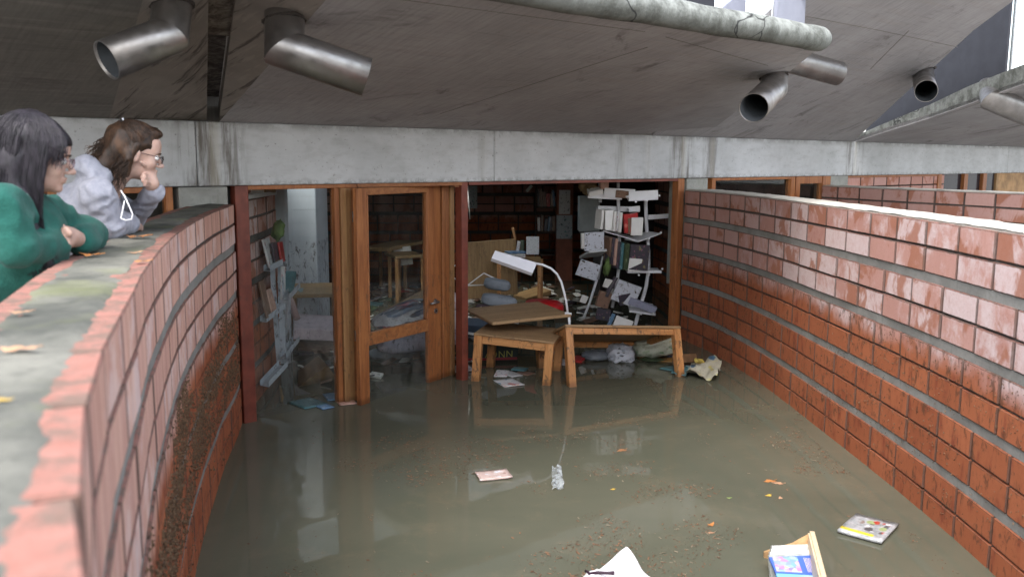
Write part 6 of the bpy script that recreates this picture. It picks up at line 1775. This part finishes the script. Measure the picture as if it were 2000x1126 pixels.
def gen1(rnd):
    side = -1 if rnd.random() < .78 else 1
    a = rnd.uniform(-.25, 1.0)                    # 0 front of the parting .. 1 back
    y0 = rnd.uniform(-.012, .012)
    ang = math.pi * (.05 + .80 * a) if a > 0 else math.pi * .03
    pts = []
    tx = .042 - .155 * max(0, a) ** .9 if a > 0 else rnd.uniform(.05, .088)
    L_ = (rnd.uniform(.30, .43) if tx > -.03 else rnd.uniform(.20, .38)) if a > 0 else rnd.uniform(.0, .06)
    drift = rnd.uniform(-.4, 1.0)
    for j in range(12):
        t = j / 11
        if t < .5:
            q = t / .5; ph = q * math.pi * .5
            x = -.028 + (.02 + (tx + .005) * 1.0) * math.sin(ph) * 1.0 + (-.01) * (1 - math.sin(ph))
            y = side * (.010 + .088 * math.sin(ph)) ; z = .050 + .097 * math.cos(ph) - .02 * q
            if tx < -.02: y *= max(.3, 1 - (abs(tx + .02) / .12) ** 2)
            x = x if tx > -.02 else -.028 + (tx + .0) * math.sin(ph)
        else:
            q = (t - .5) / .5
            x2 = x0 + (.055 + .04 * drift if (side < 0 and -.03 < tx < .045) else -.01 * drift) * q ** 4; y2 = ylast * (1 - .10 * q); z2 = .03 - L_ * q
            x, y, z = x2, y2, z2
        if t < .5: x0, ylast = x, y
        w = .004 * math.sin(t * 9 + drift * 7)
        pts.append(f1h(x + w + y0 * .5, y + w * .5, z))
    return pts
mb = MB(); strands(mb, gen1, 950, 4, (.0010, .0022))
mb.build("hair_strands", HAIR_B, ho)

# ---- woman in the grey hoodie ----
H2 = at(268, 300, 3.95); yaw2 = R(25)
f2h, M2h = headframe(H2, yaw2, R(14), 0)
p2 = world_empty("person", "woman in a pale grey hoodie, brown hair clipped up, one finger on her cheek", "person", (H2.x - .45, H2.y, GZ))
fx2 = V((math.cos(yaw2), math.sin(yaw2), 0)); ly2 = V((-fx2.y, fx2.x, 0))
RS2 = at(190, 382, 3.72); LS2 = RS2 + ly2 * .32
ch2 = (RS2 + LS2) / 2 + V((-.05, 0, -.10)); hip2 = V((-2.34, 3.98, 1.40))
RE2, RW2 = at(215, 447, 3.76), at(252, 441, 4.02)
LE2, LW2 = at(258, 436, 4.20), at(301, 377, 4.0)
for q_, r_ in ((RE2, .06), (RW2, .05), (LE2, .06)): q_.z = max(q_.z, WT + r_)
hp = head_prims(f2h, M2h, .98)
hp += [('c', f2h(-.03, 0, -.06), f2h(-.105, 0, -.17), .047, .052, .03), ('c', f2h(-.09, 0, -.15), ch2, .055, .09, .05)]
PH = lambda u, v, dy=0: at(u, v, 3.93 + dy)
hd2 = [('c', LW2, PH(296, 358, .03), .024, .027, .02), ('c', PH(296, 358, .03), PH(292, 346, .02), .028, .026, .02)]
hd2 += finger([PH(296, 341, .03), PH(288, 328, -.005), PH(281, 321, -.03), PH(276, 316, -.045)], .0082)
hd2 += finger([PH(294, 344, .02), PH(281, 340, -.035), PH(278, 346, -.035), PH(284, 349, -.01)], .0086)
hd2 += finger([PH(295, 351, .02), PH(282, 347, -.04), PH(279, 353, -.04), PH(285, 356, -.01)], .0083)
hd2 += finger([PH(296, 358, .02), PH(285, 355, -.035), PH(283, 361, -.035), PH(288, 363, -.01)], .0076)
hd2 += finger([PH(298, 356, .05), PH(292, 345, .07), PH(284, 338, .06)], .0095)
hd2 += [('c', RW2, at(264, 441, 4.10), .024, .027, .02)]
for dv in (-6, -2, 2, 6): hd2 += finger([at(266, 441 + dv, 4.12), at(273, 440 + dv, 4.16), at(277, 443 + dv, 4.20)], .008)
body = sdf_mesh("body", hp + hd2 + [('c', ch2, hip2, .1, .12, .1), ('c', RW2, RE2, .026, .033, .03), ('c', RE2, RS2, .033, .045, .04), ('c', LW2, LE2, .026, .033, .03), ('c', LE2, LS2, .033, .045, .04), ('c', RS2, LS2, .05, .05, .05)], .0052)
link("body", body, p2, SKIN)
dW = (LW2 - LE2).normalized()
sl_ = [('c', RS2, LS2, .068, .068, .05), ('e', ch2, (.11, .17, .15), Matrix.Rotation(yaw2, 3, 'Z'), .06), ('c', ch2, hip2, .135, .14, .08),
       ('c', RS2, RE2, .066, .056, .025), ('c', RE2, RW2, .056, .046, .015), ('c', LS2, LE2, .070, .058, .06), ('c', LE2, LW2, .052, .040, .015),
       ('c', LW2 - dW * .02, LW2 + dW * .012, .043, .040, .01),
       ('e', at(183, 335, 3.86), (.085, .13, .045), Matrix.Rotation(yaw2, 3, 'Z') @ Matrix.Rotation(R(25), 3, 'Y'), .03), ('e', at(170, 322, 3.84), (.035, .09, .04), Matrix.Rotation(yaw2, 3, 'Z'), .03),
       ('s', f2h(-.03, 0, -.20), (.050, .05, .06), M2h, .02)]
link("hoodie", sdf_mesh("hoodie", sl_, .0085, folds(.008, 30, 8, (1, 1, 1.2))), p2, GREYH)
cq = [at(u, v, Y) for u, v, Y in ((236, 372, 3.62), (244, 384, 3.60), (253, 404, 3.58), (259, 418, 3.58), (257, 428, 3.57), (246, 430, 3.56), (236, 426, 3.57), (240, 408, 3.58), (243, 392, 3.6))]
MB().tube(cq, .0026, 8).build("drawstring", WHITEC, p2)
kn = [V((hip2.x + .10, hip2.y + s_ * .10, 1.0)) for s_ in (-1, 1)]
link("jeans", sdf_mesh("jeans", [x for s_, k_ in zip((-1, 1), kn) for x in (('c', hip2 + ly2 * .09 * s_, k_, .10, .07, .06), ('c', k_, V((k_.x - .03, k_.y, GZ + .08)), .07, .05, .03), ('e', V((k_.x + .02, k_.y, GZ + .045)), (.12, .05, .045), None, .02))], .014), p2, DENIM)
eyes(f2h, .98, p2); glasses(f2h, .98, RIM_D, p2)
clip = f2h(-.085, 0, .115)
capp = [('e', f2h(-.028, 0, .052), (.107, .085, .083), M2h, .02), ('e', f2h(-.075, 0, .03), (.065, .075, .085), M2h, .03), ('c', f2h(-.012, -.079, .035), f2h(-.035, -.082, -.03), .016, .014, .015), ('e', f2h(.035, 0, .105), (.05, .045, .024), M2h, .02),
        ('c', f2h(-.08, -.03, .0), f2h(-.13, -.04, -.10), .05, .035, .03), ('c', f2h(-.08, .03, .0), f2h(-.13, .04, -.10), .05, .035, .03),
        ('c', f2h(-.035, -.070, -.01), f2h(-.03, -.066, -.10), .024, .014, .02),
        ('s', f2h(.100, 0, -.045), (.072, .105, .092), M2h, .012)]
ho = link("hair", sdf_mesh("hair", capp, .0058, folds(.004, 62, 9, (1, 1, .5))), p2, HAIR_N)
def gen2a(rnd):                                   # swept from the hairline back to the clip
    side = -1 if rnd.random() < .75 else 1
    a = rnd.uniform(0, 1); ph = a * 1.45
    st_ = (.062 - .075 * (a ** 1.5), side * (.005 + .079 * math.sin(ph)), .118 * math.cos(ph) + .012)
    pts = []
    e_ = (-.085 + rnd.uniform(-.01, .01), side * .012, .118 + rnd.uniform(-.008, .006))
    for j in range(9):
        t = j / 8; q = [st_[i] * (1 - t) + e_[i] * t for i in range(3)]
        # push out to the skull
        v = V((q[0] + .028, q[1], q[2] - .052)); k = math.sqrt((v.x / .110) ** 2 + (v.y / .088) ** 2 + (v.z / .087) ** 2)
        if k < 1.02: v = v * (1.02 + rnd.uniform(0, .03)) / max(k, .2)
        pts.append(f2h(v.x - .028, v.y, v.z + .052))
    return pts
def gen2b(rnd):                                   # loose waves behind and at the side
    side = rnd.choice((-1, -1, 1)); a = rnd.uniform(0, 1)
    L_ = rnd.uniform(.10, .24); wv = rnd.uniform(.006, .014); fr = rnd.uniform(9, 15); p0 = rnd.uniform(0, 6)
    sx = -.115 + .085 * a; sy = side * (.02 + .058 * a)
    back = rnd.uniform(.02, .11) * (1 - a)
    pts = []
    for j in range(14):
        t = j / 13; z = .075 - (L_ + .03) * t - .02 * a
        pts.append(f2h(sx - back * t ** .8 + wv * t * math.sin(fr * t + p0), sy * (1 + .35 * t) + wv * t * math.cos(fr * t + p0), z + (.05 * t * t * (1 - a))))
    return pts
mb = MB(); strands(mb, gen2a, 520, 11, (.0011, .0022)); strands(mb, gen2b, 460, 12, (.0012, .0026))
mb.build("hair_strands", HAIR_N, ho)
cb = MB().tube([clip + ly2 * -.035 + V((0, 0, .004)), clip + V((0, 0, .012)), clip + ly2 * .035 + V((0, 0, .004))], .008, 8)
cb.build("hair_clip", bpy.data.materials["dark_metal"], p2)
MB().tube([clip + ly2 * -.032 + fx2 * .004 + V((0, 0, .012)), clip + ly2 * .0 + fx2 * .004 + V((0, 0, .020))], .0035, 6).build("hair_clip", WHITEC, p2)
# a third onlooker, cut off by the picture's left side
H3 = at(-62, 262, 3.1); f3h, M3h = headframe(H3, R(20), R(10))
p3 = world_empty("person", "fair haired onlooker almost wholly cut off at the picture's left side", "person", (H3.x - .1, H3.y, GZ))
sh = H3 + V((-.03, 0, -.27))
link("body", sdf_mesh("body", head_prims(f3h, M3h) + [('c', f3h(-.02, 0, -.06), sh, .05, .06, .03), ('c', sh + V((0, -.17, -.03)), sh + V((0, .17, -.03)), .05, .05, .05), ('c', sh, V((sh.x, sh.y, 1.4)), .1, .12, .08)], .010), p3, SKIN)
link("coat", sdf_mesh("coat", [('c', sh + V((0, -.17, -.05)), sh + V((0, .17, -.05)), .08, .08, .05), ('c', sh + V((-.02, 0, -.1)), V((sh.x, sh.y, 1.3)), .15, .17, .08),
     ('c', sh + V((0, -.2, -.05)), sh + V((0, -.24, -.4)), .07, .06, .04), ('c', sh + V((0, .2, -.05)), sh + V((0, .24, -.4)), .07, .06, .04)], .014), p3, DENIM)
link("jeans", sdf_mesh("jeans", [('c', V((sh.x, sh.y + s_ * .1, 1.35)), V((sh.x, sh.y + s_ * .11, GZ + .07)), .10, .06, .04) for s_ in (-1, 1)], .018), p3, DENIM)
link("hair", sdf_mesh("hair", [('e', f3h(-.028, 0, .050), (.112, .094, .092), M3h, .02), ('e', f3h(-.07, 0, -.03), (.07, .086, .1), M3h, .04), ('s', f3h(.105, 0, -.055), (.085, .105, .105), M3h, .012)], .009, folds(.004, 60, 5, (1, 1, .4))), p3, mat_hair("fair_hair", (.30, .21, .10), (.42, .31, .17)))
